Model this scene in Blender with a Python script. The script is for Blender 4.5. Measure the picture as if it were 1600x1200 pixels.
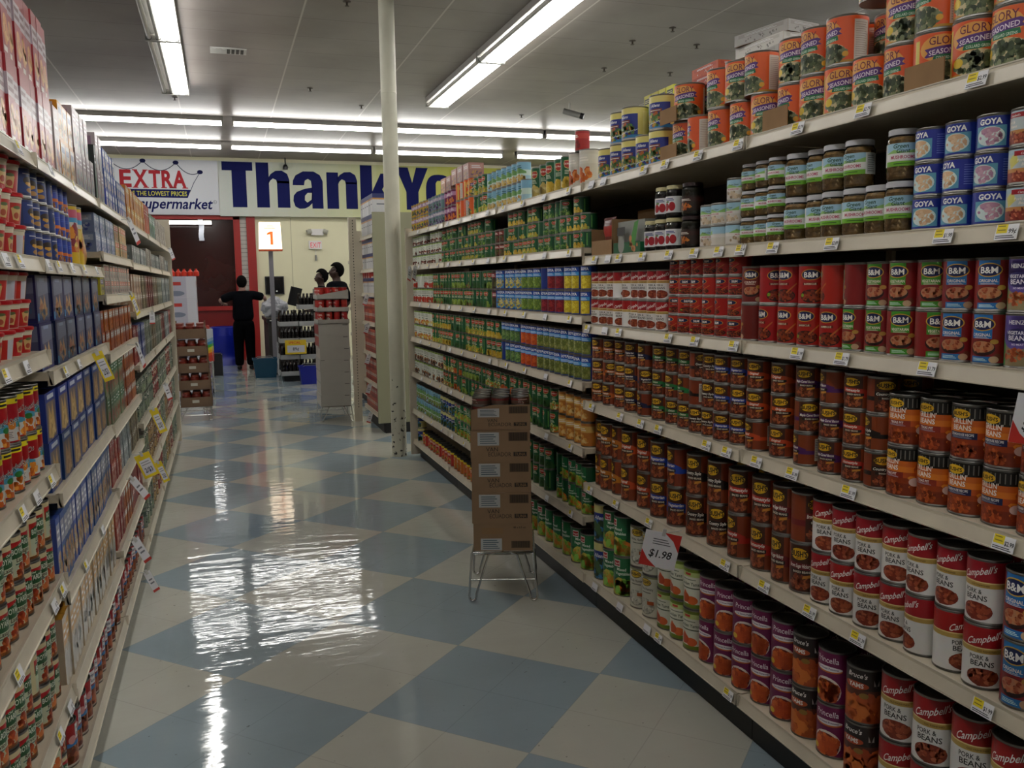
import bpy, bmesh, math, random
import numpy as np
from mathutils import Vector, Matrix
R = random.Random(7)
PI = math.pi
sc = bpy.context.scene
COL = sc.collection
for o in list(bpy.data.objects): bpy.data.objects.remove(o)

# ------------------------------------------------------------------ camera, world, lights, exposure
cd = bpy.data.cameras.new('camera'); cam = bpy.data.objects.new('camera', cd); COL.objects.link(cam); sc.camera = cam
F, PITCH, YAW, ROLL, CAMH = 1364.41, .117217, .318555, -.0147406, 1.45902
fw = Vector((math.sin(YAW)*math.cos(PITCH), math.cos(YAW)*math.cos(PITCH), -math.sin(PITCH)))
r0 = Vector((math.cos(YAW), -math.sin(YAW), 0)); u0 = r0.cross(fw)
rr = r0*math.cos(ROLL)+u0*math.sin(ROLL); uu = -r0*math.sin(ROLL)+u0*math.cos(ROLL)
cam.matrix_world = Matrix(((rr.x, uu.x, -fw.x, 0), (rr.y, uu.y, -fw.y, 0), (rr.z, uu.z, -fw.z, CAMH), (0, 0, 0, 1)))
cd.sensor_fit = 'HORIZONTAL'; cd.sensor_width = 36; cd.lens = 36*F/1600; cd.clip_start = .05; cd.clip_end = 200
w = bpy.data.worlds.new('world'); sc.world = w; w.use_nodes = True
w.node_tree.nodes['Background'].inputs[0].default_value = (.8, .85, 1, 1); w.node_tree.nodes['Background'].inputs[1].default_value = .02
vs = sc.view_settings; vs.view_transform = 'Standard'; vs.look = 'None'; vs.gamma = 1; vs.use_curve_mapping = False
vs.exposure = 0.35
TUBE = 15.0      # emission of a lit fluorescent tube
sc.cycles.use_denoising = True; sc.cycles.max_bounces = 8; sc.cycles.diffuse_bounces = 4; sc.cycles.sample_clamp_indirect = 6
sc.cycles.use_light_tree = True

# ------------------------------------------------------------------ colours and materials
def lin(c):
    if isinstance(c, str):
        c = c.lstrip('#')
        if len(c) == 3: c = ''.join(x*2 for x in c)
        c = [int(c[i:i+2], 16)/255 for i in (0, 2, 4)]
        return tuple(x/12.92 if x <= .04045 else ((x+.055)/1.055)**2.4 for x in c)
    return tuple(c[:3])
MATS = {}
def mat(name, col=None, rough=.5, metal=0, spec=.5, noise=0, nscale=8, bump=0, emit=0, coat=0, alpha=1):
    if name in MATS: return MATS[name]
    m = bpy.data.materials.new(name); m.use_nodes = True; nt = m.node_tree; b = nt.nodes['Principled BSDF']
    c = lin(col) if col else (1, 1, 1)
    b.inputs['Base Color'].default_value = (*c, 1); b.inputs['Roughness'].default_value = rough; b.inputs['Metallic'].default_value = metal
    b.inputs['Specular IOR Level'].default_value = spec; b.inputs['Coat Weight'].default_value = coat
    if emit: b.inputs['Emission Color'].default_value = (*c, 1); b.inputs['Emission Strength'].default_value = emit
    if noise or bump:
        tc = nt.nodes.new('ShaderNodeTexCoord'); n = nt.nodes.new('ShaderNodeTexNoise'); n.inputs['Scale'].default_value = nscale; n.inputs['Detail'].default_value = 5
        nt.links.new(tc.outputs['Object'], n.inputs['Vector'])
        if noise:
            r = nt.nodes.new('ShaderNodeValToRGB'); e = r.color_ramp.elements
            e[0].position = .3; e[1].position = .7
            e[0].color = (*[x*(1-noise) for x in c], 1); e[1].color = (*[min(1, x*(1+noise*.5)) for x in c], 1)
            nt.links.new(n.outputs['Fac'], r.inputs['Fac']); nt.links.new(r.outputs['Color'], b.inputs['Base Color'])
        if bump:
            bp = nt.nodes.new('ShaderNodeBump'); bp.inputs['Strength'].default_value = bump; bp.inputs['Distance'].default_value = .01
            nt.links.new(n.outputs['Fac'], bp.inputs['Height']); nt.links.new(bp.outputs['Normal'], b.inputs['Normal'])
    MATS[name] = m; return m
def attr_mat(name, rough, coat=0, spec=.5, vary=.0):
    m = mat(name, 'ffffff', rough, coat=coat, spec=spec); nt = m.node_tree; b = nt.nodes['Principled BSDF']
    a = nt.nodes.new('ShaderNodeAttribute'); a.attribute_name = 'Col'
    tc = nt.nodes.new('ShaderNodeTexCoord'); n = nt.nodes.new('ShaderNodeTexNoise'); n.inputs['Scale'].default_value = 60
    mx = nt.nodes.new('ShaderNodeMix'); mx.data_type = 'RGBA'; mx.blend_type = 'MULTIPLY'; mx.inputs['Factor'].default_value = .10
    nt.links.new(tc.outputs['Object'], n.inputs['Vector']); nt.links.new(a.outputs['Color'], mx.inputs['A']); nt.links.new(n.outputs['Color'], mx.inputs['B'])
    oi = nt.nodes.new('ShaderNodeObjectInfo'); hs = nt.nodes.new('ShaderNodeHueSaturation')
    for out, inp, lo, hi in ((oi.outputs['Random'], 'Value', 1-vary, 1+vary*.5), (oi.outputs['Random'], 'Hue', .5-vary*.035, .5+vary*.035)):
        r_ = nt.nodes.new('ShaderNodeMapRange'); nt.links.new(out, r_.inputs[0]); r_.inputs[3].default_value = lo; r_.inputs[4].default_value = hi; nt.links.new(r_.outputs[0], hs.inputs[inp])
    nt.links.new(mx.outputs['Result'], hs.inputs['Color']); nt.links.new(hs.outputs['Color'], b.inputs['Base Color']); return m
PRINT = attr_mat('printed_paper_label', .38, vary=.09); PACK = attr_mat('printed_pack_board', .4, vary=.35)
GLOSS = attr_mat('printed_glossy_carton', .3, coat=.0)
MATTE = attr_mat('matte_print', .75, spec=.2)
TIN = mat('tin_plate', '84827d', .38, metal=1)
LIDM = mat('can_lid_metal', '6f6d69', .4, metal=1)
STEEL = mat('chrome_wire', 'c9c9c6', .18, metal=1)
SHELFM = mat('cream_enamel_shelf', 'c9bfa9', .42, noise=.1, nscale=5)
LIPM = mat('cream_price_channel', 'c3baa7', .3, noise=.12, nscale=9)
BACKM = mat('dark_shelf_back', '4a463f', .8, noise=.1)
KICKM = mat('black_kick_plate', '0d0d0d', .5)
CARD = mat('corrugated_cardboard', '8f6f4b', .85, noise=.12, nscale=14, bump=.1)
DARK = mat('black_plastic', '101012', .4)
WHITE = mat('white_paint', 'd9d8d2', .5, noise=.05)
PAPER = attr_mat('tag_paper', .6)
BLUEP = mat('blue_plastic', '081c90', .35, noise=.1, nscale=4)
TEALP = mat('teal_plastic', '0b4a66', .4, noise=.1, nscale=4)
def glass_mat():
    m = bpy.data.materials.new('clear_jar_glass'); m.use_nodes = True; nt = m.node_tree; nt.nodes.clear()
    o = nt.nodes.new('ShaderNodeOutputMaterial'); t = nt.nodes.new('ShaderNodeBsdfTransparent'); g = nt.nodes.new('ShaderNodeBsdfGlossy'); g.inputs['Roughness'].default_value = .05
    t.inputs[0].default_value = (.93, .95, .92, 1)
    f = nt.nodes.new('ShaderNodeLayerWeight'); f.inputs['Blend'].default_value = .25; mx = nt.nodes.new('ShaderNodeMixShader')
    nt.links.new(f.outputs['Fresnel'], mx.inputs[0]); nt.links.new(t.outputs[0], mx.inputs[1]); nt.links.new(g.outputs[0], mx.inputs[2]); nt.links.new(mx.outputs[0], o.inputs[0])
    return m
GLASS = glass_mat()
def film_mat():
    m = bpy.data.materials.new('plastic_film'); m.use_nodes = True; nt = m.node_tree; b = nt.nodes['Principled BSDF']
    b.inputs['Base Color'].default_value = (.85, .87, .9, 1); b.inputs['Roughness'].default_value = .2; b.inputs['Alpha'].default_value = .45
    n = nt.nodes.new('ShaderNodeTexNoise'); n.inputs['Scale'].default_value = 14; bp = nt.nodes.new('ShaderNodeBump'); bp.inputs['Strength'].default_value = .8; bp.inputs['Distance'].default_value = .03
    nt.links.new(n.outputs['Fac'], bp.inputs['Height']); nt.links.new(bp.outputs['Normal'], b.inputs['Normal']); return m
FILM = film_mat()
LIT = mat('lit_fluorescent_tube', 'fbfaf7', .5, emit=TUBE)
UNLIT = mat('unlit_fluorescent_tube', 'c9c7c0', .3)

# ------------------------------------------------------------------ tagging
def tag(o, label=None, cat=None, group=None, kind=None):
    if label: o['label'] = label
    if cat: o['category'] = cat
    if group: o['group'] = group
    if kind: o['kind'] = kind
    return o
def empty(name, loc=(0, 0, 0), rz=0):
    o = bpy.data.objects.new(name, None); o.location = loc; o.rotation_euler = (0, 0, rz); o.empty_display_size = .05; COL.objects.link(o); return o

# ------------------------------------------------------------------ mesh collector
class MB:
    def __init__(s): s.v = []; s.f = []; s.c = []; s.m = []; s.n = []; s.mats = []
    def mi(s, m):
        if m not in s.mats: s.mats.append(m)
        return s.mats.index(m)
    def poly(s, pts, m=None, col='fff', nrm=None):
        if len(pts) < 3: return
        i = len(s.v); s.v += [tuple(p) for p in pts]; s.f.append(tuple(range(i, i+len(pts)))); s.c.append(lin(col)); s.m.append(s.mi(m or PRINT)); s.n.append(nrm)
    def box(s, x0, x1, y0, y1, z0, z1, m=None, col='fff', M=None):
        P = [Vector(p) for p in ((x0, y0, z0), (x1, y0, z0), (x1, y1, z0), (x0, y1, z0), (x0, y0, z1), (x1, y0, z1), (x1, y1, z1), (x0, y1, z1))]
        if M: P = [M @ p for p in P]
        for q in ((0, 3, 2, 1), (4, 5, 6, 7), (0, 1, 5, 4), (1, 2, 6, 5), (2, 3, 7, 6), (3, 0, 4, 7)): s.poly([P[k] for k in q], m, col)
    def ring(s, prof, m=None, col='fff', n=36, c=(0, 0), smooth=True, cols=None):
        # revolve profile [(r,z),...] about z
        for k in range(len(prof)-1):
            (ra, za), (rb, zb) = prof[k], prof[k+1]
            dr, dz = rb-ra, zb-za; L = math.hypot(dr, dz) or 1; nr, nz = dz/L, -dr/L
            cc = cols[k] if cols else col
            for j in range(n):
                a, b = 2*PI*j/n, 2*PI*(j+1)/n
                P = []; N = []
                for (r, z, t) in ((ra, za, a), (ra, za, b), (rb, zb, b), (rb, zb, a)):
                    if r < 1e-7 and P and (P[-1][2] == z and abs(P[-1][0]-c[0]) < 1e-7 and abs(P[-1][1]-c[1]) < 1e-7): continue
                    P.append((c[0]+r*math.cos(t), c[1]+r*math.sin(t), z)); N.append((nr*math.cos(t), nr*math.sin(t), nz))
                s.poly(P, m, cc, N if smooth else None)
    def tube(s, pts, r, m=None, col='fff', n=8, caps=True):
        pts = [Vector(p) for p in pts]; rings = []
        for i, p in enumerate(pts):
            d = (pts[min(i+1, len(pts)-1)]-pts[max(i-1, 0)]).normalized()
            a = d.orthogonal().normalized() if i == 0 else (rings[-1][1]-d*rings[-1][1].dot(d)).normalized()
            rings.append((p, a, d.cross(a)))
        def pt(k, j): p, a, b = rings[k]; t = 2*PI*j/n; q = a*math.cos(t)+b*math.sin(t); return p+q*r, q
        for k in range(len(pts)-1):
            for j in range(n):
                q = [pt(k, j), pt(k, j+1), pt(k+1, j+1), pt(k+1, j)]
                s.poly([x[0] for x in q], m, col, [x[1] for x in q])
        if caps:
            s.poly([pt(0, j)[0] for j in range(n)][::-1], m, col); s.poly([pt(len(pts)-1, j)[0] for j in range(n)], m, col)
    def mesh(s, name):
        me = bpy.data.meshes.new(name); V = {}; idx = []; vv = []
        for p in s.v:
            k = (round(p[0], 6), round(p[1], 6), round(p[2], 6))
            if k not in V: V[k] = len(vv); vv.append(p)
            idx.append(V[k])
        F = []; C = []; Mi = []; N = []
        for f, c, m, n in zip(s.f, s.c, s.m, s.n):
            g = [idx[i] for i in f]; keep = [k for k in range(len(g)) if g[k] != g[k-1]]
            g2 = [g[k] for k in keep]
            if len(set(g2)) < 3 or len(set(g2)) != len(g2): continue
            F.append(g2); C.append(c); Mi.append(m); N.append([n[k] for k in keep] if n else None)
        me.from_pydata(vv, [], F)
        for m in s.mats: me.materials.append(m)
        nl = len(me.loops); col = np.ones((nl, 4), np.float32); i = 0
        smooth = np.zeros(len(F), bool); li = 0
        for k, f in enumerate(F):
            col[li:li+len(f), :3] = C[k]; li += len(f); smooth[k] = True
        at = me.color_attributes.new('Col', 'FLOAT_COLOR', 'CORNER'); at.data.foreach_set('color', col.ravel())
        me.polygons.foreach_set('material_index', Mi); me.polygons.foreach_set('use_smooth', [True]*len(F)); me.update()
        if any(N):
            L = []
            for k, p in enumerate(me.polygons):
                pn = tuple(p.normal)
                L += [Vector(q).normalized() if q is not None else pn for q in (N[k] or [pn]*p.loop_total)]
            me.normals_split_custom_set([tuple(x) for x in L])
        else: me.polygons.foreach_set('use_smooth', [False]*len(F))
        return me
    def build(s, name, parent=None, loc=(0, 0, 0), rz=0):
        o = bpy.data.objects.new(name, s.mesh(name)); o.location = loc; o.rotation_euler = (0, 0, rz); COL.objects.link(o)
        if parent: o.parent = parent
        return o

# ------------------------------------------------------------------ text
TC = {}
def text_tris(s, bold=0, res=2):
    k = (s, bold, res)
    if k not in TC:
        c = bpy.data.curves.new('t', 'FONT'); c.body = s; c.resolution_u = res; c.offset = bold; c.fill_mode = 'FRONT'
        o = bpy.data.objects.new('t', c); COL.objects.link(o); me = o.to_mesh()
        v = np.array([x.co[:2] for x in me.vertices]) if len(me.vertices) else np.zeros((1, 2))
        f = [tuple(p.vertices) for p in me.polygons]; o.to_mesh_clear(); bpy.data.objects.remove(o); bpy.data.curves.remove(c)
        TC[k] = (v, f)
    return TC[k]
CAPH = .729
def clip(pts, x, keep_right):
    out = []
    for i in range(len(pts)):
        a, b = pts[i-1], pts[i]; ia = (a[0] >= x) == keep_right or a[0] == x; ib = (b[0] >= x) == keep_right or b[0] == x
        if ia != ib:
            t = (x-a[0])/(b[0]-a[0]); out.append((x, a[1]+(b[1]-a[1])*t))
        if ib: out.append(b)
    return out
SEG = 36; DA = 2*PI/SEG
class Art:
    """printed artwork on a can (u = angle) or a flat face (u = share of its width); v = share of the height"""
    def __init__(s, mb, H, r=None, W=None, frame=None, m=None, z0=0): s.mb, s.H, s.r, s.W, s.frame, s.m, s.z0 = mb, H, r, W, frame, m or PRINT, z0; s.S = r if r else W; s.lim = H < .9
    def put(s, pts, col, L):
        ar = sum(pts[i-1][0]*pts[i][1]-pts[i][0]*pts[i-1][1] for i in range(len(pts)))
        if ar < 0: pts = pts[::-1]
        if s.lim: pts = [(u if s.r else min(.499, max(-.499, u)), min(.998, max(.002, v))) for u, v in pts]
        if s.r:
            us = [p[0] for p in pts]; k0 = math.floor(min(us)/DA+1e-9); k1 = math.ceil(max(us)/DA-1e-9)
            R_ = s.r+.00009*L
            for k in range(k0, max(k1, k0+1)):
                q = clip(clip(pts, k*DA, True), (k+1)*DA, False) if k1-k0 > 1 else pts
                if len(q) < 3: continue
                a, b = k*DA, (k+1)*DA; out = []; N = []
                for (u, v) in q:
                    t = (u-a)/DA; x = R_*(math.cos(a)*(1-t)+math.cos(b)*t); y = R_*(math.sin(a)*(1-t)+math.sin(b)*t)
                    out.append((x, y, s.z0+v*s.H)); N.append((math.cos(u), math.sin(u), 0))
                s.mb.poly(out, s.m, col, N)
        else:
            o, ux, uz, n = s.frame
            s.mb.poly([o+ux*(u*s.W)+uz*(v*s.H)+n*(.00015*L) for (u, v) in pts], s.m, col, None)
    def rect(s, u0, u1, v0, v1, col, L=1): s.put([(u0, v0), (u1, v0), (u1, v1), (u0, v1)], col, L)
    def band(s, v0, v1, col, L=1):
        if s.r: s.rect(-PI, PI, v0, v1, col, L)
        else: s.rect(-.5, .5, v0, v1, col, L)
    def ell(s, u, v, ru, rv, col, L=2, n=20): s.put([(u+ru*math.cos(2*PI*k/n), v+rv*math.sin(2*PI*k/n)) for k in range(n)], col, L)
    def text(s, t, u, v, h, col, L=3, shear=0, bold=.015, sx=1, rot=0, maxw=None):
        V, Fc = text_tris(t, bold)
        k = h/CAPH; x0, x1 = V[:, 0].min(), V[:, 0].max(); ks = k*s.H/s.S*sx
        if maxw and (x1-x0)*ks > maxw: ks = maxw/(x1-x0)
        P = [((x-(x0+x1)/2+shear*y)*ks+u, y*k+v+rot*(x-(x0+x1)/2)*ks) for x, y in V]
        for f in Fc: s.put([P[i] for i in f], col, L)
    def blobs(s, u, v, ru, rv, cols, n, size, seed=1, L=2, asp=1):
        r = random.Random(seed); k = s.H/s.S
        for i in range(n):
            a = r.random()*2*PI; d = math.sqrt(r.random()); b = size*(.7+.6*r.random())
            uc, vc = u+ru*d*math.cos(a), v+rv*d*math.sin(a); t = r.random()*PI
            s.put([(uc+(b*math.cos(q)*asp*math.cos(t)-b*math.sin(q)*math.sin(t))*k, vc+(b*math.cos(q)*asp*math.sin(t)+b*math.sin(q)*math.cos(t))) for q in [2*PI*j/6 for j in range(6)]], cols[r.randrange(len(cols))], L+.5*(i % 3))
    def lines(s, u0, u1, v0, v1, n, col, L=2, t=.35):
        for i in range(n):
            y = v0+(v1-v0)*(i+.5)/n; h = (v1-v0)/n*t/2; e = u1-(u1-u0)*(.25*((i*37) % 5)/5)
            s.rect(u0, e, y-h, y+h, col, L)

# ------------------------------------------------------------------ label artwork, one function per kind of package
BEAN = ['8f4524', '74311a', 'a85c36', '82381e', '5f2713']
def facts(A, u=1.9, w=.5): A.rect(u-w/2, u+w/2, .12, .88, 'c9c4b4', 1); A.lines(u-w/2+.05, u+w/2-.05, .16, .84, 12, '555')
def a_bush(c, t, tx='f3efe4', sub='BAKED BEANS'):
    def f(A):
        A.band(0, 1, '7d3415', 0); A.band(.34, .47, c, .5); facts(A, 2.2)
        A.rect(-.85, .70, 0, 1, '44200f', 1); A.put([(-.85, .50), (.70, .46), (1.3, .40), (1.3, .52), (.70, .60), (-.85, .63)], c, 1.2)
        A.ell(-.1, .81, .66, .145, '2a1a08', 2); A.ell(-.1, .81, .61, .128, 'd9a91c', 2.5); A.text("BUSH'S", -.1, .755, .125, '15100a', 4, bold=.035, maxw=1.12); A.text('BEST', -.1, .705, .035, '7a1a10', 4)
        A.text(t, -.05, .515, .085, tx, 4, shear=.25, maxw=1.45, bold=.02); A.rect(-.6, .8, .385, .465, '120b07', 2); A.text(sub, .1, .40, .05, 'eee5cf', 4, maxw=1.2)
        A.ell(-.05, .2, .75, .18, '4a1a0c', 2); A.blobs(-.05, .2, .66, .15, BEAN, 46, .034, 3, 2.5, 1.5)
        A.put([(.15, .27), (.7, .31), (.72, .37), (.2, .34)], 'c8862c', 4)
    return f
def a_grill(c, t):
    def f(A):
        A.band(0, 1, '7c2c10', 0)
        for i, k in enumerate(('c9621e', 'd97a24', 'b8501a', '93370f', '7a2a10')): A.band(.74-.12*(i+1), .74-.12*i, k, .3)
        A.blobs(1.6, .35, .9, .3, ['e08a2c', 'c25a18', 'a8481c', '8a3410'], 30, .07, 5, .6, 1.8)
        A.band(.74, 1, '16130f', 1)
        for k in range(-14, 15): A.rect(k*.22, k*.22+.05, .78, .97, '77736c', 1.5)
        A.ell(-.45, .86, .5, .09, 'd9a91c', 3); A.text("BUSH'S", -.45, .825, .075, '120e08', 4, bold=.03, maxw=.8)
        A.text("GRILLIN'", -.35, .67, .105, 'f1ece2', 4, sx=.8, maxw=1.35); A.text('BEANS', -.35, .54, .105, 'f1ece2', 4, sx=.9, maxw=1.35)
        A.rect(-1.05, .4, .37, .50, c, 2.2); A.text(t, -.35, .43, .05, 'eee', 4, maxw=1.2); A.lines(-.85, .15, .38, .42, 2, 'aab', 3)
        A.blobs(-.35, .15, .75, .14, ['a8481f', '8b3413', 'bb5a28', '6b240c'], 60, .034, 3, 2.5, 1.4)
        A.ell(1.0, .3, .32, .09, 'd8b7ae', 3); A.put([(1.2, .2), (1.5, .3), (1.2, .4)], 'd8b7ae', 3)
    return f
def a_camp(A):
    A.band(0, 1, 'dcdad6', 0); A.band(.66, 1, '9b1019', .5); A.band(.57, .66, 'b7974a', .8); A.band(.645, .665, 'e3cf90', 1.1)
    A.text("Campbell's", .05, .76, .13, 'f4f0ea', 3, shear=.35, bold=.01, rot=.10, maxw=1.7); A.text('OLD FASHIONED', .2, .595, .028, '5a4418', 3, maxw=.9)
    A.text('PORK &', -.15, .46, .075, '26211c', 3, maxw=.9); A.text('BEANS', 0, .35, .09, '26211c', 3, maxw=1.2); facts(A, 2.4, .45)
    A.ell(.05, .17, .78, .15, '7c2b16', 2); A.blobs(.05, .17, .7, .12, ['8e3a1e', 'a04a2a', '74260f', 'b05f3d'], 44, .03, 4, 2.4, 1.6)
def a_camp2(A):
    A.band(0, 1, 'b9c4c6', 0); A.band(0, .3, '8e3524', .4); A.band(.3, .42, 'c58a4a', .4); A.band(.85, 1, 'a9c2cf', .5); A.rect(-.6, .9, .8, .95, 'a4101c', 2)
    A.text("Campbell's", .15, .83, .07, 'f4f0ea', 3, shear=.3, bold=.01, maxw=1.2); A.text('Pork &', -.1, .62, .09, 'efe6d8', 3, shear=.2); A.text('Beans', .1, .49, .09, 'efe6d8', 3, shear=.2)
    A.blobs(.1, .2, .9, .17, ['9c4028', 'b8593c', '7e2a16', 'cc7a55'], 50, .036, 4, 2.4, 1.5); A.put([(-.8, .4), (-.3, .62), (-.5, .9), (-1, .7)], 'd9cf6e', 1)
def a_bm(c, t, back='7d1418', onion=True):
    def f(A):
        A.band(0, 1, back, 0); facts(A, 2.4, .4)
        if c: A.rect(-.62, .5, .5, 1, c, 1); A.rect(-.62, .5, 0, .13, c, 1); A.lines(-.5, .3, .03, .10, 3, 'dfe', 2)
        A.ell(-.02, .8, .66, .145, 'c9992f', 2); A.ell(-.02, .8, .60, .125, '101c4c', 2.4); A.text('B&M', -.02, .735, .135, 'f2efe8', 4, bold=.02, maxw=.95)
        A.text(t, -.05, .55, .065, 'f0e6d6', 3, maxw=1.0); A.lines(-.45, .35, .50, .54, 2, 'e8d8c8', 2.4)
        A.ell(0, .3, .68, .16, '2b1310', 2); A.ell(0, .33, .62, .12, 'b27a58', 2.2); A.blobs(0, .32, .54, .1, ['9c4326', '8a3418', 'b3613f', 'c07a50'], 40, .03, 5, 2.6, 1.5)
        if onion: A.ell(.62, .44, .2, .05, 'b08838', 3.2); A.ell(.62, .07, .24, .07, 'b99a78', 3.2); A.ell(.8, .12, .2, .08, '6a3020', 3)
    return f
def a_bmred(A):
    A.band(0, 1, 'a3160f', 0); facts(A, 2.3, .5)
    A.ell(-.15, .77, .72, .15, 'c9992f', 2); A.ell(-.15, .77, .66, .13, '101c4c', 2.4); A.text('B&M', -.15, .70, .145, 'f2efe8', 4, bold=.02, maxw=1.1)
    A.rect(-.7, .35, .49, .56, '6a1408', 2); A.text('BARBECUE', -.18, .5, .05, 'e8d8b8', 4, maxw=.95)
    A.ell(-.05, .2, .85, .18, '30100a', 2); A.blobs(-.05, .2, .76, .15, ['7a2c12', '9c4420', '5e1e0c', '8a3616'], 56, .034, 9, 2.4, 1.4)
    A.put([(.15, .3), (.2, .26), (.9, .52), (.88, .56)], 'b8672a', 4); A.ell(-.72, .22, .12, .05, '7fae2c', 4)
def a_heinz(A):
    A.band(0, 1, '1c7a35', 0); A.rect(-.85, .45, 0, .45, '8f8360', 1); A.ell(-.15, .66, 1.0, .33, '5d4a94', 1.5); A.rect(-1.1, .3, .62, 1, '5d4a94', 1.5)
    A.ell(-.1, .6, .75, .15, '28215c', 2); A.text('HEINZ', -.2, .83, .085, 'ece8ee', 3, maxw=.9); A.text('VEGETARIAN', -.1, .63, .07, 'f2eef4', 3.2, maxw=1.25); A.text('BEANS', -.1, .51, .1, 'f2eef4', 3.2, maxw=1.25)
    A.text('NO MEAT', -.1, .41, .04, 'e6dff0', 3, maxw=.6); A.put([(.35, .3), (1.1, .43), (1.1, .455), (.35, .33)], 'dcd8d0', 3)
    A.blobs(-.25, .22, .55, .12, ['b4582c', '9a4420', 'c97040'], 34, .034, 3, 2.4, 1.3)
def a_goya_s(beans):
    def f(A):
        A.band(0, 1, '1b2f8e', 0); A.rect(-.85, .75, .06, .93, '5a9ab4', 1); A.rect(-.85, .75, .70, .93, '1b2f8e', 1.4); A.text('GOYA', -.05, .75, .18, 'f4f3ee', 3, bold=.04, maxw=1.5)
        A.ell(-.05, .38, .72, .30, 'cfe0dc', 2); A.blobs(-.05, .35, .58, .22, beans, 30, .055, 2, 2.4, 1.2); A.ell(-.05, .56, .5, .09, beans[0], 3); A.lines(1.0, 1.7, .15, .85, 9, '6a7ac0')
    return f
def a_goya_t(body, beans, mid='3f9ad8'):
    def f(A):
        A.band(0, 1, '17307e', 0); A.rect(-.9, .9, .02, .97, '1d4aa8', 1); A.text('GOYA', 0, .83, .12, 'f4f3ee', 3, bold=.04, maxw=1.4); A.rect(-.9, .9, .62, .77, mid, 2); A.lines(-.7, .6, .63, .75, 2, 'e8f0f8', 3)
        A.rect(-.9, .9, .04, .60, body, 2); A.blobs(0, .32, .8, .25, beans, 40, .05, 2, 2.5, 1.1)
    return f
def a_delm(prod, acc='1f6a34', tall=0):
    def f(A):
        A.band(0, 1, '0b4a2a', 0); A.rect(-.9, .8, 0, 1, '0f5a33', .6); A.rect(1.1, 1.25, .1, .9, '5f9a4a', 1)
        A.put([(-.55, .80), (-.42, .90), (.42, .90), (.55, .80), (.42, .68), (0, .62), (-.42, .68)], 'c8b070', 1.6); A.put([(-.48, .80), (-.38, .88), (.38, .88), (.48, .80), (.38, .70), (0, .65), (-.38, .70)], 'b23024', 2)
        A.text('Del Monte', 0, .76, .06, 'f2e8d8', 3, maxw=.85); A.lines(-.4, .4, .46, .60, 3, 'd8dcc0', 2, .45)
        A.blobs(0, .17, .95, .17, prod, 36, .065, 6, 2, 1.5)
    return f
def a_whitecan(prod, top='8fb04a'):
    def f(A):
        A.band(0, 1, 'cfd2c6', 0); A.band(.90, 1, top, .5); A.lines(-.7, .6, .62, .84, 3, '6d7a66', 1, .3); A.text('Peas', 0, .5, .06, '3d4a3a', 2) if 0 else A.lines(-.4, .3, .45, .55, 1, '50604e', 1, .5)
        A.blobs(.1, .2, .7, .15, prod, 20, .07, 3, 1.6, 1.4)
    return f
def a_bluecan(prod):
    def f(A):
        A.band(0, 1, '9fc3cf', 0); A.band(.6, 1, '7fb2cc', .4); A.band(.3, .6, 'c7dccf', .4); A.put([(-1.2, .5), (0, .72), (1.2, .5), (1.2, .4), (-1.2, .4)], '6fa05a', 1)
        A.lines(-.6, .5, .66, .86, 2, '2b5c6a', 2, .4); A.blobs(0, .16, 1, .15, prod, 30, .06, 2, 2, 1.3)
    return f
def a_glory(name='COLLARD GREENS'):
    def f(A):
        A.band(0, 1, 'dc5a1e', 0); A.rect(1.35, 2.25, .05, .92, 'cdc6ba', 1); A.lines(1.42, 2.15, .1, .88, 16, '9a8f84', 2, .25)
        A.rect(-1.5, -1.25, .04, .9, 'd8c65a', 1); A.band(0, .05, 'b98a2a', .6)
        A.ell(-.25, .70, .95, .26, 'e0a04a', 1)
        A.text('GLORY', -.15, .77, .16, '6c1f3c', 3, sx=.85, bold=.008, maxw=1.45)
        A.put([(-1.0, .55), (-.85, .62), (-1.0, .70), (.55, .78), (.75, .74), (.62, .68), (.78, .62), (.4, .60), (-.9, .53)], '542a78', 2); A.text("SEASON'D" if 0 else 'SEASONED', -.13, .60, .10, 'e6d9e6', 4, rot=.05, maxw=1.35)
        A.put([(-.65, .47), (-.6, .57), (.55, .60), (.6, .50), (-.1, .46)], '1c6b46', 3); A.text(name, -.02, .49, .055, 'cfe6cc', 4, maxw=1.0)
        A.ell(-.05, .22, 1.05, .24, 'c9b98f', 1.5); A.blobs(-.05, .2, 1.0, .20, ['3c4a30', '55633f', '6b7850', '2e3a26', '7d8560'], 80, .055, 7, 2.4, 1.4); A.ell(-.85, .25, .24, .09, 'd8b62c', 4); A.ell(.95, .18, .15, .06, 'd8a22c', 4)
    return f
def a_allens(A):
    A.band(0, 1, 'dccf78', 0); A.rect(-.9, 1.1, 0, .8, '1d2f86', .8); A.band(.0, .10, '2d7ab0', .9); A.rect(1.5, 2.5, .1, .9, 'e6dd98', 1)
    A.text('Allens', -.05, .66, .10, 'f0f0f0', 3, shear=.2, maxw=1.1); A.rect(-.6, .5, .50, .60, '7a3a2a', 2); A.lines(-.5, .4, .52, .58, 1, 'ddd', 3)
    A.blobs(0, .27, .85, .2, ['4d7a38', '7a9a4a', 'c7a23c', 'b8622c', '3a5a30', 'a0b070'], 60, .055, 3, 2.2, 1.2)
    for k in range(8): u = -1.1+k*.28; A.put([(u, .08+.02*k), (u+.3, .11+.025*k), (u+.3, .13+.025*k), (u, .10+.02*k)], 'c9d6dc', 4)
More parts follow.
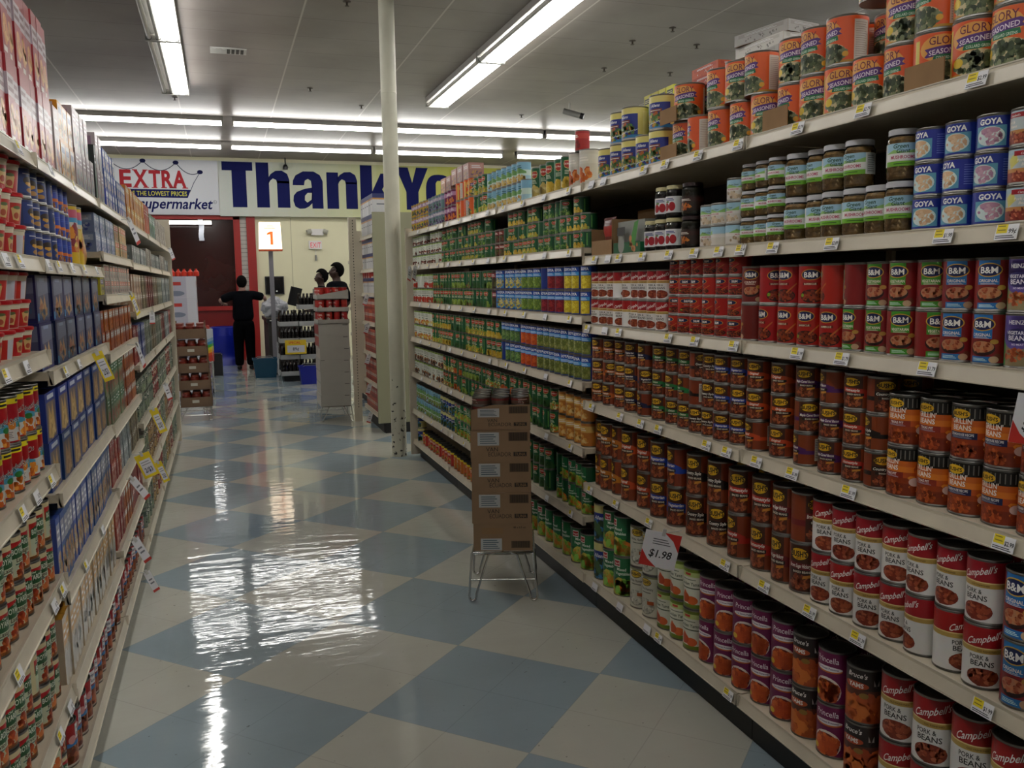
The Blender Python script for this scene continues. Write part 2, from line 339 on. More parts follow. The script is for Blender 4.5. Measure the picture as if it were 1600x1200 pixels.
def a_mush(A):
    A.band(0, 1, 'd9dcd6', 0); A.rect(-1.1, 1.1, .62, 1, '9cc3d6', 1); A.put([(-1.1, .55), (-.5, .72), (.2, .6), (1.1, .78), (1.1, .5), (-1.1, .5)], '8fbf6a', 1.3); A.rect(-1.1, 1.1, .3, .56, 'e6e3e0', 1.6)
    A.text('Green', -.1, .78, .19, '1f4a34', 3, shear=.2, maxw=1.0, bold=.02); A.text('Giant', .05, .57, .19, '1f4a34', 3, shear=.2, maxw=1.0, bold=.02)
    A.text('MUSHROOMS', .05, .32, .15, 'b8486a', 3, maxw=1.5, bold=.03); A.rect(-1.1, 1.1, 0, .22, '6fae2a', 2); A.lines(-.5, .6, .06, .16, 1, '2d5a1a', 3, .4); A.rect(1.2, 1.9, .05, .95, 'b4b8b4', 1); A.lines(1.25, 1.85, .1, .9, 8, '666')
def a_mushcan(A):
    A.band(0, 1, 'cfc9be', 0); A.band(.62, 1, '9cc3d6', .4); A.put([(-1.1, .6), (-.4, .78), (.4, .62), (1.1, .8), (1.1, .55), (-1.1, .55)], '8fbf6a', 1); A.band(.42, .58, 'dcd6d0', 1.2)
    A.text('Green Giant', 0, .7, .09, '1f4a34', 3, shear=.2, maxw=1.1); A.text('MUSHROOMS', 0, .46, .08, 'b8486a', 3, maxw=1.2); A.blobs(0, .2, 1, .17, ['b7a184', '9c866a', 'd0bda0'], 26, .08, 2, 2)
def a_beets(A):
    A.band(0, 1, 'd8dadc', 0); A.text('Beets', 0, .7, .2, '1d2a66', 3, shear=.3, maxw=1.1) if 0 else A.lines(-.5, .6, .72, .9, 2, '4a548c', 2, .6)
    A.ell(-.3, .35, .34, .26, '9c1420', 2); A.ell(.38, .38, .36, .28, 'a81826', 2.4); A.ell(-.2, .66, .25, .06, '4f7a3a', 3); A.rect(1.2, 2.0, .05, .95, 'b8bcc0', 1); A.lines(1.3, 1.9, .1, .9, 8, '555')
def a_princella(A):
    A.band(0, 1, '6d1048', 0); A.rect(1.75, 2.1, .05, .95, 'c5c0c0', 1); A.lines(1.78, 2.07, .1, .9, 14, '555', 2)
    A.text('Princella', -.1, .80, .12, 'eee6ea', 3, shear=.1, bold=.005, maxw=1.35); A.ell(-.05, .655, .85, .055, 'c86a2a', 2); A.ell(-.05, .68, .85, .05, 'e4dfe0', 2.4); A.text('Cut Sweet Potatoes', -.05, .665, .04, '3a1a6a', 4, maxw=1.4)
    A.ell(-.1, .24, .85, .27, 'd9cfc6', 2); A.ell(-.12, .22, .78, .24, '6a1c10', 2.4); A.blobs(-.12, .22, .68, .18, ['c9541c', 'b8481a', 'd96a2a', 'a83c14'], 48, .075, 4, 2.8, 1.3)
    A.ell(-.8, .13, .22, .06, 'd8b62c', 5); A.rect(1.0, 1.35, .80, .90, 'd8b41c', 3); A.lines(1.03, 1.32, .82, .88, 2, '3a2a10', 4)
def a_bruce(A):
    A.band(0, 1, 'a8481c', 0); A.band(.62, 1, '251a18', .5); A.band(.5, .62, '57281a', .5); A.blobs(0, .25, 3.1, .24, ['c25a20', 'd0702e', '9c3e14', 'b04c1c'], 90, .09, 3, 1, 1.4)
    A.text("Bruce's", -.15, .85, .095, 'ece8e2', 3, shear=.25, maxw=1.2); A.ell(-.2, .70, .7, .075, 'b0481e', 2); A.text('YAMS', -.2, .665, .085, 'f0ece6', 3, bold=.03, maxw=1.0); A.ell(.25, .52, .25, .055, '8a6a2c', 3)
    A.put([(.75, .72), (1.05, .72), (1.05, .84), (.9, .68), (.75, .84)], 'b9b4b0', 3); A.rect(1.4, 2.2, .45, .92, '6f5f5a', 2); A.lines(1.45, 2.15, .48, .9, 9, 'b8aea8', 3)
def a_yams(A):
    A.band(0, 1, '6b7f22', 0); A.rect(-1.3, 1.1, .1, .92, 'd7d8c6', 1); A.rect(-1.3, 1.1, .80, .92, 'b9c878', 1.3); A.rect(-.3, .2, .84, .9, 'c23a2a', 2)
    A.text('Golden Yams', .05, .58, .09, '33402a', 3, maxw=1.6); A.lines(-.8, .9, .48, .54, 1, '55604a', 2, .5); A.lines(-.6, .6, .70, .76, 1, '7a8470', 2, .4); A.put([(-.5, .12), (-.6, .3), (-.35, .45), (.0, .33), (.35, .15)], 'c9561f', 2); A.ell(.3, .2, .45, .11, 'd4622a', 2.5); A.ell(-.2, .25, .3, .12, 'bb4818', 2.8)
def a_hominy(A):
    A.band(0, 1, 'cbc9b8', 0); A.band(.96, 1, '8a8a60', .5); A.ell(0, .86, .55, .10, '2a2008', 2); A.ell(0, .86, .5, .085, 'd4b02a', 2.4); A.text("BUSH'S", 0, .825, .075, '15100a', 4, bold=.03, maxw=.85)
    A.text('White Hominy', .05, .66, .07, '3a3a34', 3, maxw=1.3); A.lines(-.4, .5, .58, .62, 1, '6a6a60', 2, .6); A.ell(.05, .25, .75, .20, '8e8e82', 2); A.blobs(.05, .26, .64, .16, ['d8d6c6', 'b9b7a8', 'c8c6b6'], 40, .045, 2, 2.4); A.rect(.2, .75, .30, .39, 'a8501c', 4)
def a_vegall(A):
    A.band(0, 1, '0d4a2a', 0); A.rect(-1.0, .8, .45, 1, '1c6a3c', 1); A.rect(-.75, -.1, .76, .95, 'd8d4cc', 2); A.rect(-.7, -.15, .79, .92, 'b01c20', 2.4); A.text("Veg-all", -.42, .83, .05, 'f4ece8', 4, maxw=.45)
    A.text('Mixed', 0, .66, .08, 'e8efe0', 3, maxw=1); A.text('Vegetables', .1, .55, .08, 'e8efe0', 3, maxw=1.3); A.blobs(0, .18, 1.1, .2, ['6fae30', 'c9b84a', 'd06a24', '8fc850', 'e0782c', '4f8a2a'], 46, .085, 4, 2, 1.6)
def a_allens2(A):
    A.band(0, 1, 'cfc884', 0); A.band(.52, .78, '182a80', .6); A.text('Allens', 0, .6, .11, 'eee', 3, shear=.2, maxw=1.1); A.blobs(0, .26, 1.2, .24, ['2e4a26', '44643a', '20361c', '3a7ab0'], 60, .08, 3, 1.5, 1.5)
def a_progres(c):
    def f(A):
        A.band(0, 1, c, 0); A.band(.86, 1, 'd9c422', .5); A.text('Soup', 0, .7, .1, 'fff', 3) if 0 else A.lines(-.6, .6, .62, .8, 2, 'e9d9c8', 2, .5); A.blobs(0, .25, .8, .2, ['a83020', 'c9a24a', '7a8a3a', 'd8683a'], 24, .08, 3, 2)
    return f
def a_generic(c0, c1, c2, seed=1):
    def f(A):
        A.band(0, 1, c0, 0); A.band(.6, .88, c1, .5); A.lines(-.6 if A.r else -.35, .6 if A.r else .35, .66, .82, 2, 'eee8dc', 2, .5)
        A.blobs(0, .28, .75 if A.r else .36, .2, c2, 20, .07, seed, 2, 1.4)
    return f
def a_spaghetti(A):
    A.band(0, 1, 'a30f1c', 0); A.band(.88, 1, 'd8c81c', .5); A.band(.04, .42, 'c9ccc8', .4); A.put([(-1.3, .40), (-.6, .56), (1.0, .40), (1.0, .34), (-1.3, .34)], '4a9ab8', 1)
    A.lines(-.5, .2, .91, .97, 1, '222', 2, .8); A.text('SpaghettiOs', -.05, .53, .13, 'e8e4dc', 4, rot=.12, maxw=2.0, bold=.03); A.text('SpaghettiOs', -.05, .535, .125, '15100c', 4.4, rot=.12, maxw=1.95, bold=.0)
    A.ell(-.9, .4, .3, .1, 'd8862c', 2); A.blobs(.3, .17, .9, .15, ['d8721c', 'e08a2a', 'c9601a', 'e8a040'], 36, .06, 5, 2.4, 1.2); A.ell(-.1, .38, .3, .07, '2f7a3a', 4); A.rect(-1.4, -.8, .08, .28, 'd5d2ca', 3); A.lines(-1.35, -.85, .1, .26, 4, '555', 4)
def a_boyardee(t):
    def f(A):
        A.band(0, 1, 'c9bd93', 0); A.rect(-1.0, .9, .55, .88, 'b31a1c', .6); A.rect(1.0, 2.1, .1, .86, 'a81418', 1); A.put([(-.95, .5), (-.9, .74), (0, .82), (.9, .74), (.95, .5)], '2d5a34', 1.5)
        A.text('Chef', -.1, .76, .05, 'e6ead8', 3, shear=.2); A.text('BOYARDEE', 0, .60, .13, 'dfe6d4', 3, sx=.9, maxw=1.65); A.rect(-.95, .9, .1, .5, 'b9c3a6', 1); A.text(t, .0, .41, .10, '3a1c14', 3, maxw=1.2, shear=.1); A.lines(-.6, .6, .33, .39, 1, '5a7a74', 2, .5)
        A.blobs(.15, .18, .7, .15, ['b5481e', 'c9602a', '94300f', 'd0783a'], 30, .07, 5, 2, 1.3); A.band(0, .07, '7c4a20', 3)
    return f
def a_hearty(A):
    A.band(0, 1, '6b3a2a', 0); A.rect(-.9, .9, .5, 1, '99161c', .6); A.rect(-.2, .85, .60, .95, 'd4d2d0', 2); A.text('Thick', .32, .79, .10, '22285a', 3, maxw=.9) if 0 else A.text('Hearty', .32, .80, .10, '22285a', 3, maxw=.9); A.text('Roast', .32, .65, .10, '22285a', 3, maxw=.9)
    A.rect(-.9, .9, .46, .56, '2a6aa0', 2.5); A.ell(-.5, .62, .3, .1, 'c98a86', 3); A.blobs(0, .23, .85, .2, ['8a4426', 'a85a34', '6b2c16', 'c07a4a'], 34, .08, 4, 2, 1.4); A.band(0, .05, 'b9b0a4', 3)
def a_navycan(A):
    A.band(0, 1, '14265e', 0); A.rect(-.8, .8, .1, .9, '1a3478', .6); A.ell(0, .55, .5, .16, '2a1810', 2); A.put([(-.35, .42), (0, .34), (.35, .42), (.3, .5), (-.3, .5)], 'c9932c', 3); A.ell(.1, .2, .4, .09, 'a87838', 2); A.lines(-.5, .5, .76, .86, 1, 'c8ccd8', 2)
def a_bluecanister(A):
    A.band(0, 1, '16389a', 0); A.rect(1.0, 1.6, .1, .9, 'b9c2d4', 1); A.lines(-.6, .6, .65, .8, 2, '3a5cc0', 1); A.rect(-.8, .8, .28, .42, 'd0661c', 2); A.blobs(0, .14, .7, .1, ['c9802c', '8a4a1c'], 12, .07, 3, 2)
def a_yellowbag(A):
    A.band(0, 1, 'd8b41c', 0); A.band(.8, .94, 'c9406a' if 0 else 'cf5a72', .5); A.band(.72, .8, '4a9ac8', .5); A.band(.64, .72, 'd8d0c8', .5); A.blobs(0, .45, 1.2, .2, ['c9562c', 'e0922c', '8a2a3a', 'e8d070'], 30, .07, 3, 1, 1.3); A.rect(-.7, .5, .2, .3, 'c8501c', 2)
# flat carton fronts (u -.5...5)
def b_pasta(A):
    A.band(0, 1, '16225c', 0); A.rect(-.5, .5, .05, .96, '101b50', .5); A.rect(-.36, .47, .10, .94, '4a506c', 1); A.put([(-.36, .55), (.47, .62), (.47, .94), (-.36, .94)], '6a7288', 1.4); A.blobs(.05, .2, .38, .1, ['2a4a6a', '9c6a44', '3a5a78'], 16, .06, 3, 1.5, 1.8)
    A.put([(-.3, .2), (-.18, .55), (.05, .35), (.12, .62), (.25, .3), (.32, .16), (0, .08)], 'b98a5c', 2); A.put([(-.35, .3), (-.1, .42), (0, .38), (-.1, .27)], '9c5c40', 2.4); A.rect(-.2, .2, .86, .93, '8898b4', 2)
    A.rect(-.48, -.36, .04, .2, '2a88b8', 2)
def b_pasta2(A):
    A.band(0, 1, '1c3f8c', 0); A.rect(-.42, .42, .04, .8, '6b5c5c', .6); A.put([(-.35, .1), (-.2, .75), (0, .5), (.15, .8), (.33, .15), (0, .04)], 'bf965c', 1.5); A.blobs(0, .25, .3, .18, ['c9a46a', 'a87e48', 'd8b880'], 22, .05, 4, 2, 2); A.rect(-.3, .3, .86, .95, 'c4ccd8', 2)
def b_red(A):
    A.band(0, 1, 'a02830', 0); A.band(.55, .8, 'b8a8b0', .5); A.lines(-.4, .4, .58, .78, 2, '6a2a3a', 1, .5); A.ell(0, .3, .36, .18, 'c9702c', 1.5); A.blobs(0, .3, .3, .14, ['d88a3c', 'b8501c', 'e0b060'], 18, .06, 4, 2); A.rect(-.4, .1, .04, .1, 'd8c8c0', 2)
def b_orange(A):
    A.band(0, 1, 'c9861c', 0); A.rect(-.42, .42, .1, .95, 'c2b8b4', .5); A.blobs(0, .35, .36, .22, ['d8922c', '8a6a3c', 'e0c070', '5a6a8a'], 30, .06, 4, 1.5, 1.3); A.rect(-.35, .3, .7, .85, '4a5a8c', 1.2)
def b_plain(c0, c1, prod):
    def f(A):
        A.band(0, 1, c0, 0); A.rect(-.42, .42, .6, .9, c1, .6); A.lines(-.3, .3, .65, .85, 2, 'eee', 1.5, .4); A.blobs(0, .3, .34, .2, prod, 18, .07, 4, 1.5, 1.3)
    return f
def b_whitenavy(A):
    A.band(0, 1, 'c9c9ca', 0); A.band(.78, 1, '1d2c66', .6); A.band(.70, .78, 'c28a4a', .6); A.lines(-.3, .3, .4, .55, 1, '555a66', 2, .35)
def b_redcarton(A):
    A.band(0, 1, 'a8382c', 0); A.rect(-.4, .4, .5, .75, 'c8b8ac', 1); A.rect(-.4, .4, .1, .3, '7a1c18', 1); A.lines(-.3, .3, .55, .7, 2, '5a1c1c', 2)
def b_yellowcard(A):
    A.band(0, 1, 'c9c22c', 0); A.rect(-.4, .4, .2, .5, '7f9a2c', 1); A.rect(-.4, .4, .62, .85, '3a3a30', 1); A.lines(-.35, .35, .66, .8, 2, 'd8d88c', 2)

# ------------------------------------------------------------------ package builders -> prototype data: list of (part name or None, mesh)
PROTO = {}
def proto(key, name, look, cat, fn): PROTO[key] = dict(name=name, look=look, cat=cat, fn=fn, parts=None)
def can_parts(r, h, art, rim=TIN, lidcol=None, detail=True, ribs=False):
    def f():
        L = []
        b = MB()
        if detail:
            b.ring([(0, .0015), (r-.003, .0015), (r-.002, 0), (r+.0006, .0012), (r, .004), (r-.0004, .005), (r-.0004, h-.005), (r, h-.004), (r+.0006, h-.0014), (r, h), (r-.0022, h-.0006), (r-.0026, h-.003)], rim, n=36)
            L.append((None, b.mesh('can')))
            a = MB(); A = Art(a, h-.011, r=r, z0=.0055); art(A); L.append(('label', a.mesh('label')))
            c = MB(); m = lidcol or LIDM
            c.ring([(r-.0026, h-.0035), (r-.006, h-.0035), (r-.008, h-.0026), (r-.012, h-.0036), (r*.55, h-.0036), (r*.52, h-.003), (r*.4, h-.0036), (0, h-.0036)], m, n=36); L.append(('lid', c.mesh('lid')))
        else:
            b.ring([(0, .0005), (r, .0005), (r, .005)], rim, n=36); b.ring([(r, h-.005), (r, h), (r-.002, h), (r-.003, h-.003), (0, h-.003)], lidcol or rim, n=36)
            A = Art(b, h-.010, r=r, z0=.005); art(A); L.append((None, b.mesh('can')))
        return L
    return f
def jar_parts(r, h, art, content, lidc, v0=.28, v1=.72):
    def f():
        g = MB(); g.ring([(0, .001), (r*.9, .001), (r, .008), (r, h*.80), (r*.9, h*.86), (r*.84, h*.9)], GLASS, n=36)
        c = MB(); cm = mat('pickled_'+content[0], content[1], .35, noise=.55, nscale=70, bump=.6)
        c.ring([(0, .004), (r*.86, .004), (r*.95, .010), (r*.95, h*.79), (r*.84, h*.85), (0, h*.86)], cm, n=36)
        if len(content) > 2:
            rr_ = random.Random(3)
            for k in range(46):
                a = rr_.random()*2*PI; z = rr_.uniform(.09, .74)*h; q = rr_.uniform(.16, .24)*r
                bm = bmesh.new(); bmesh.ops.create_icosphere(bm, subdivisions=1, radius=q, matrix=Matrix.Translation((math.cos(a)*(r*.955-q*.8), math.sin(a)*(r*.955-q*.8), z)))
                for fc in bm.faces: c.poly([v.co for v in fc.verts], mat('mushroom_'+str(k % 3), content[2][k % 3], .4, noise=.3, nscale=80), 'fff', [(v.co-Vector((math.cos(a)*(r*.955-q*.8), math.sin(a)*(r*.955-q*.8), z))) for v in fc.verts])
                bm.free()
        l = MB(); l.ring([(r*.86, h*.885), (r*.93, h*.885), (r*.93, h*.985), (r*.88, h), (0, h)], mat('lid_'+lidc, lidc, .4), n=36)
        a = MB(); A = Art(a, h*(v1-v0), r=r+.0004, z0=h*v0); art(A)
        return [(None, g.mesh('glass_jar')), ('contents', c.mesh('contents')), ('lid', l.mesh('lid')), ('label', a.mesh('label'))]
    return f
def tub_parts(r, h):
    def f():
        b = MB(); b.ring([(0, 0), (r*.8, 0), (r*.97, h*.80), (r, h*.81), (r*1.0, h*.9)], mat('white_tub', 'cfc6ae', .35), n=36)
        a = MB()
        class TA(Art):
            def put(s, pts, col, L):
                n0 = len(a.v); super().put(pts, col, L)
                for i in range(n0, len(a.v)):
                    x, y, z = a.v[i]; k = (.8+.17*z/(h*.8)); a.v[i] = (x*k, y*k, z)
        A = TA(a, h*.66, r=r*1.004, z0=h*.02); A.band(0, 1, 'b31a12', 0); A.rect(.5, 1.1, 0, 1, 'bdbcc4', 1); A.rect(-2.2, -1.5, 0, 1, 'bdbcc4', 1); A.put([(-.6, .2), (-.75, .75), (-.3, .85), (.05, .7), (-.1, .15)], 'c9a86a', 2); A.ell(-.35, .4, .22, .15, 'a84a2c', 3); A.ell(-.3, .78, .3, .08, '5a6a3a', 3); A.rect(1.15, 1.9, .1, .8, 'c9a04a', 2)
        l = MB(); l.ring([(r*1.0, h*.87), (r*1.07, h*.87), (r*1.08, h*.97), (r*1.02, h), (0, h)], mat('red_tub_lid', 'b0121c', .3), n=36)
        return [(None, b.mesh('tub')), ('label', a.mesh('label')), ('lid', l.mesh('lid'))]
    return f
def carton_parts(d, wd, h, art, m=None, top='8a8a8a'):
    # d depth (x), wd width (y), front faces +x ; art on front and both sides
    def f():
        b = MB(); g = m or PACK; b.box(-d/2, d/2, -wd/2, wd/2, 0, h, g, top)
        Z = Vector((0, 0, 1))
        for (o, ux, n, W) in ((Vector((d/2, 0, 0)), Vector((0, 1, 0)), Vector((1, 0, 0)), wd), (Vector((0, -wd/2, 0)), Vector((1, 0, 0)), Vector((0, -1, 0)), d), (Vector((0, wd/2, 0)), Vector((-1, 0, 0)), Vector((0, 1, 0)), d)):
            A = Art(b, h, W=W, frame=(o+n*.0003, ux, Z, n), m=g); art(A)
        return [(None, b.mesh('carton'))]
    return f
ORD = ['', 'first', 'second', 'third', 'fourth', 'fifth', 'sixth', 'seventh', 'eighth', 'ninth', 'tenth', 'eleventh', 'twelfth', 'thirteenth', 'fourteenth', 'fifteenth', 'sixteenth', 'seventeenth', 'eighteenth', 'nineteenth', 'twentieth']
def ordn(n): return ORD[n] if n < len(ORD) else ('twenty-'+ORD[n-20] if n < 30 else ('thirtieth' if n == 30 else 'thirty-'+ORD[n-30]))
def spawn(key, loc, rz, label, group):
    P = PROTO[key]
    if P['parts'] is None:
        L = P['fn'](); root = bpy.data.objects.new(P['name'], L[0][1]); L[0][1].name = P['name']; ch = []
        for nm, me in L[1:]: c = bpy.data.objects.new(nm, me); c.parent = root; ch.append(c)
        P['parts'] = (root, ch); o = root; cs = ch
    else:
        root, ch = P['parts']; o = root.copy(); cs = [c.copy() for c in ch]
        for c in cs: c.parent = o
    COL.objects.link(o)
    for c in cs: COL.objects.link(c)
    o.location = loc; o.rotation_euler = (0, 0, rz); o['label'] = label; o['category'] = P['cat']; o['group'] = group
    return o
CNT = {}
TIERN = {1: ['bottom tier'], 2: ['bottom tier', 'top tier'], 3: ['bottom tier', 'middle tier', 'top tier'], 4: ['bottom tier', 'second tier up', 'third tier up', 'top tier']}
def run(side, Ya, Yb, z, key, r, h, tiers, shelf, depth=1, jit=.004, miss=(), pitch=None, sq=False, dx=0, rj=.35):
    """a block of one product, from Ya (checkout end) towards the camera to Yb"""
    X0 = 1.4885 if side > 0 else -.4445; pitch = pitch or 2*r+.0022; n = max(1, int((Ya-Yb)/pitch+.02)); look = PROTO[key]['look']
    k0 = CNT.get((key, shelf), 0); CNT[(key, shelf)] = k0+n; depth_names = ['', 'second row back', 'third row back']
    gap = max(0., ((Ya-Yb)-n*pitch)/n)
    for i in range(n):
        y = Ya-(i+.5)*(pitch+gap)
        for d in range(depth):
            jx = R.uniform(0, jit*2)
            for t in range(tiers):
                if (i, t) in miss or any((i, q) in miss for q in range(t)): continue
                x = X0+side*(dx+r+jx+d*(2*r+.004+jit*2)+.0015*t)
                rz = (PI+.38 if side > 0 else -.25)+(R.uniform(-.01, .01) if sq else (R.gauss(0, rj) if R.random() > .1 else R.uniform(-1.6, 1.6)))
                lab = f"{look}, {ordn(k0+i+1)} from checkouts, {TIERN[tiers][t]}{', '+depth_names[d] if d else ''}, {shelf}"
                spawn(key, (x, y+R.uniform(-.0008, .0008), z+.0007+t*(h+.0004)), rz, lab, f"{look}s, {shelf}")

# ------------------------------------------------------------------ room shell
def floor_mat():
    m = bpy.data.materials.new('vinyl_checker_floor'); m.use_nodes = True; nt = m.node_tree; b = nt.nodes['Principled BSDF']; N = nt.nodes.new; K = nt.links.new
    tc = N('ShaderNodeTexCoord'); sep = N('ShaderNodeSeparateXYZ'); K(tc.outputs['Object'], sep.inputs[0])
    def mth(op, a, bb=None, c=None):
        n = N('ShaderNodeMath'); n.operation = op
        for i, q in enumerate((a, bb, c)):
            if q is None: continue
            if isinstance(q, (int, float)): n.inputs[i].default_value = q
            else: K(q, n.inputs[i])
        return n.outputs[0]
    x = mth('ADD', sep.outputs[0], .0245); y = mth('SUBTRACT', sep.outputs[1], 3.2864); k = .70711/.61
    a = mth('MULTIPLY', mth('ADD', x, y), k); c = mth('MULTIPLY', mth('SUBTRACT', x, y), k)
    fa, fc = mth('FLOOR', a), mth('FLOOR', c); par = mth('FLOORED_MODULO', mth('ADD', fa, fc), 2.0)
    n1 = N('ShaderNodeTexNoise'); n1.inputs['Scale'].default_value = 1.6; n1.inputs['Detail'].default_value = 6; K(tc.outputs['Object'], n1.inputs['Vector'])
    base = N('ShaderNodeMix'); base.data_type = 'RGBA'; K(par, base.inputs['Factor']); base.inputs['A'].default_value = (*lin('b2b2a8'), 1); base.inputs['B'].default_value = (*lin('8a99a1'), 1)
    wear = N('ShaderNodeMix'); wear.data_type = 'RGBA'; wear.blend_type = 'MULTIPLY'; wear.inputs['Factor'].default_value = .35; K(base.outputs['Result'], wear.inputs['A']); K(n1.outputs['Color'], wear.inputs['B'])
    wn = N('ShaderNodeValToRGB'); wn.color_ramp.elements[0].position = .35; wn.color_ramp.elements[0].color = (.72, .70, .68, 1); wn.color_ramp.elements[1].position = .6; K(n1.outputs['Fac'], wn.inputs[0]); K(wn.outputs[0], wear.inputs['B'])
    # seams between the 12 inch tiles
    def seam(v): f = mth('FLOORED_MODULO', mth('MULTIPLY', v, 2.0), 1.0); return mth('LESS_THAN', mth('MINIMUM', f, mth('SUBTRACT', 1.0, f)), .006)
    sm = mth('MAXIMUM', seam(a), seam(c))
    n2 = N('ShaderNodeTexNoise'); n2.inputs['Scale'].default_value = 45; n2.inputs['Detail'].default_value = 2; K(tc.outputs['Object'], n2.inputs['Vector'])
    spk = mth('GREATER_THAN', n2.outputs['Fac'], .735); dirt = mth('MAXIMUM', mth('MULTIPLY', sm, .16), mth('MULTIPLY', spk, .5))
    out = N('ShaderNodeMix'); out.data_type = 'RGBA'; K(dirt, out.inputs['Factor']); K(wear.outputs['Result'], out.inputs['A']); out.inputs['B'].default_value = (*lin('3a3733'), 1); K(out.outputs['Result'], b.inputs['Base Color'])
    rn = N('ShaderNodeMapRange'); K(n1.outputs['Fac'], rn.inputs[0]); rn.inputs[1].default_value = .3; rn.inputs[2].default_value = .7; rn.inputs[3].default_value = .03; rn.inputs[4].default_value = .08; K(rn.outputs[0], b.inputs['Roughness'])
    b.inputs['Specular IOR Level'].default_value = .55
    mp = N('ShaderNodeMapping'); mp.inputs['Scale'].default_value = (1.4, 5.5, 1); mp.inputs['Rotation'].default_value = (0, 0, .15); K(tc.outputs['Object'], mp.inputs[0])
    n3 = N('ShaderNodeTexNoise'); n3.inputs['Scale'].default_value = 2.2; n3.inputs['Detail'].default_value = 3; K(mp.outputs[0], n3.inputs['Vector'])
    bp = N('ShaderNodeBump'); bp.inputs['Strength'].default_value = .35; bp.inputs['Distance'].default_value = .006; K(n3.outputs['Fac'], bp.inputs['Height']); K(bp.outputs[0], b.inputs['Normal'])
    return m
def ceil_mat():
    m = bpy.data.materials.new('vinyl_faced_ceiling_board'); m.use_nodes = True; nt = m.node_tree; b = nt.nodes['Principled BSDF']; N = nt.nodes.new; K = nt.links.new
    tc = N('ShaderNodeTexCoord'); sep = N('ShaderNodeSeparateXYZ'); K(tc.outputs['Object'], sep.inputs[0])
    def mth(op, a, bb=None):
        n = N('ShaderNodeMath'); n.operation = op
        for i, q in enumerate((a, bb)):
            if q is None: continue
            if isinstance(q, (int, float)): n.inputs[i].default_value = q
            else: K(q, n.inputs[i])
        return n.outputs[0]
    def line(v, off, per, wd): f = mth('FLOORED_MODULO', mth('DIVIDE', mth('SUBTRACT', v, off), per), 1.0); return mth('LESS_THAN', mth('MINIMUM', f, mth('SUBTRACT', 1.0, f)), wd)
    lx = line(sep.outputs[0], .82, 1.22, .007); ly = line(sep.outputs[1], 8.5, .61, .008)
    n1 = N('ShaderNodeTexNoise'); n1.inputs['Scale'].default_value = .8; n1.inputs['Detail'].default_value = 6; K(tc.outputs['Object'], n1.inputs['Vector'])
    r = N('ShaderNodeValToRGB'); r.color_ramp.elements[0].color = (*lin('857c75'), 1); r.color_ramp.elements[1].color = (*lin('9d958e'), 1); r.color_ramp.elements[0].position = .35; r.color_ramp.elements[1].position = .65; K(n1.outputs['Fac'], r.inputs[0])
    a = N('ShaderNodeMix'); a.data_type = 'RGBA'; K(mth('MULTIPLY', ly, .5), a.inputs['Factor']); K(r.outputs[0], a.inputs['A']); a.inputs['B'].default_value = (*lin('3c3833'), 1)
    c = N('ShaderNodeMix'); c.data_type = 'RGBA'; K(mth('MULTIPLY', lx, .7), c.inputs['Factor']); K(a.outputs['Result'], c.inputs['A']); c.inputs['B'].default_value = (*lin('cfcac2'), 1); K(c.outputs['Result'], b.inputs['Base Color'])
    b.inputs['Roughness'].default_value = .42; b.inputs['Specular IOR Level'].default_value = .5
    n3 = N('ShaderNodeTexNoise'); n3.inputs['Scale'].default_value = 3; K(tc.outputs['Object'], n3.inputs['Vector']); bp = N('ShaderNodeBump'); bp.inputs['Strength'].default_value = .3; bp.inputs['Distance'].default_value = .01; K(n3.outputs['Fac'], bp.inputs['Height']); K(bp.outputs[0], b.inputs['Normal'])
    return m
def struct(name, mb, label=None, cat=None):
    o = mb.build(name); o['kind'] = 'structure'; o['label'] = label or name.replace('_', ' '); return o
WX0, WX1, WY0, WY1, CZ = -11., 13., -9., 17.9, 3.88
b = MB(); b.box(WX0, WX1, WY0, WY1+3, -.1, 0, floor_mat()); struct('floor', b, 'polished vinyl tile floor in blue and cream diamonds')
b = MB(); b.box(WX0, WX1, WY0, WY1+3, CZ, CZ+.1, ceil_mat()); struct('ceiling', b, 'grey vinyl-faced ceiling tiles')
WALLC = mat('cream_wall_paint', 'dcd7b6', .6, noise=.04, nscale=2)
b = MB(); b.box(WX0-.1, WX0, WY0, WY1+3, 0, CZ, WHITE); struct('wall_left', b)
b = MB(); b.box(WX1, WX1+.1, WY0, WY1+3, 0, CZ, WHITE); struct('wall_right', b)
b = MB(); b.box(WX0, WX1, WY0-.1, WY0, 0, CZ, WHITE); struct('wall_rear', b)
# front wall: opening for the red framed window between X -1.6 and .36
b = MB(); b.box(.36, WX1, WY1, WY1+.1, 0, CZ, WALLC); b.box(WX0, -3.4, WY1, WY1+.1, 0, CZ, WALLC); b.box(-3.4, .36, WY1, WY1+.1, 2.75, CZ, WALLC)
for x in (1.36, 2.58, 3.8): b.box(x, x+.012, WY1-.004, WY1, 0, 2.75, mat('wall_seam', 'b0aa8c', .6))
struct('wall_front', b, 'cream painted front wall with faint panel seams')
REDP = mat('red_painted_wood', '93140f', .45, noise=.12, nscale=4)
b = MB(); b.box(-3.4, .30, WY1-.02, WY1+.08, 0, .98, mat('red_panel', '6d0f0e', .35, noise=.1)); b.box(-3.4, .30, WY1-.06, WY1, .98, 1.06, REDP); struct('trim_1', b, 'red painted panel and sill under the dark window')
b = MB(); b.box(.29, .41, WY1-.08, WY1+.1, 0, 2.79, REDP); b.box(-3.4, .41, WY1-.08, WY1+.1, 2.71, 2.79, REDP); b.box(.53, .69, WY1-.08, WY1, 0, 2.77, REDP); struct('trim_2', b, 'red painted timber window and door posts')
b = MB(); b.box(.41, .53, WY1-.03, WY1, 0, 2.75, mat('white_brick', 'b9b6ae', .7))
for k in range(34): b.box(.41, .53, WY1-.033, WY1-.03, .08*k, .08*k+.008, mat('mortar_line', '6d6a66', .8))
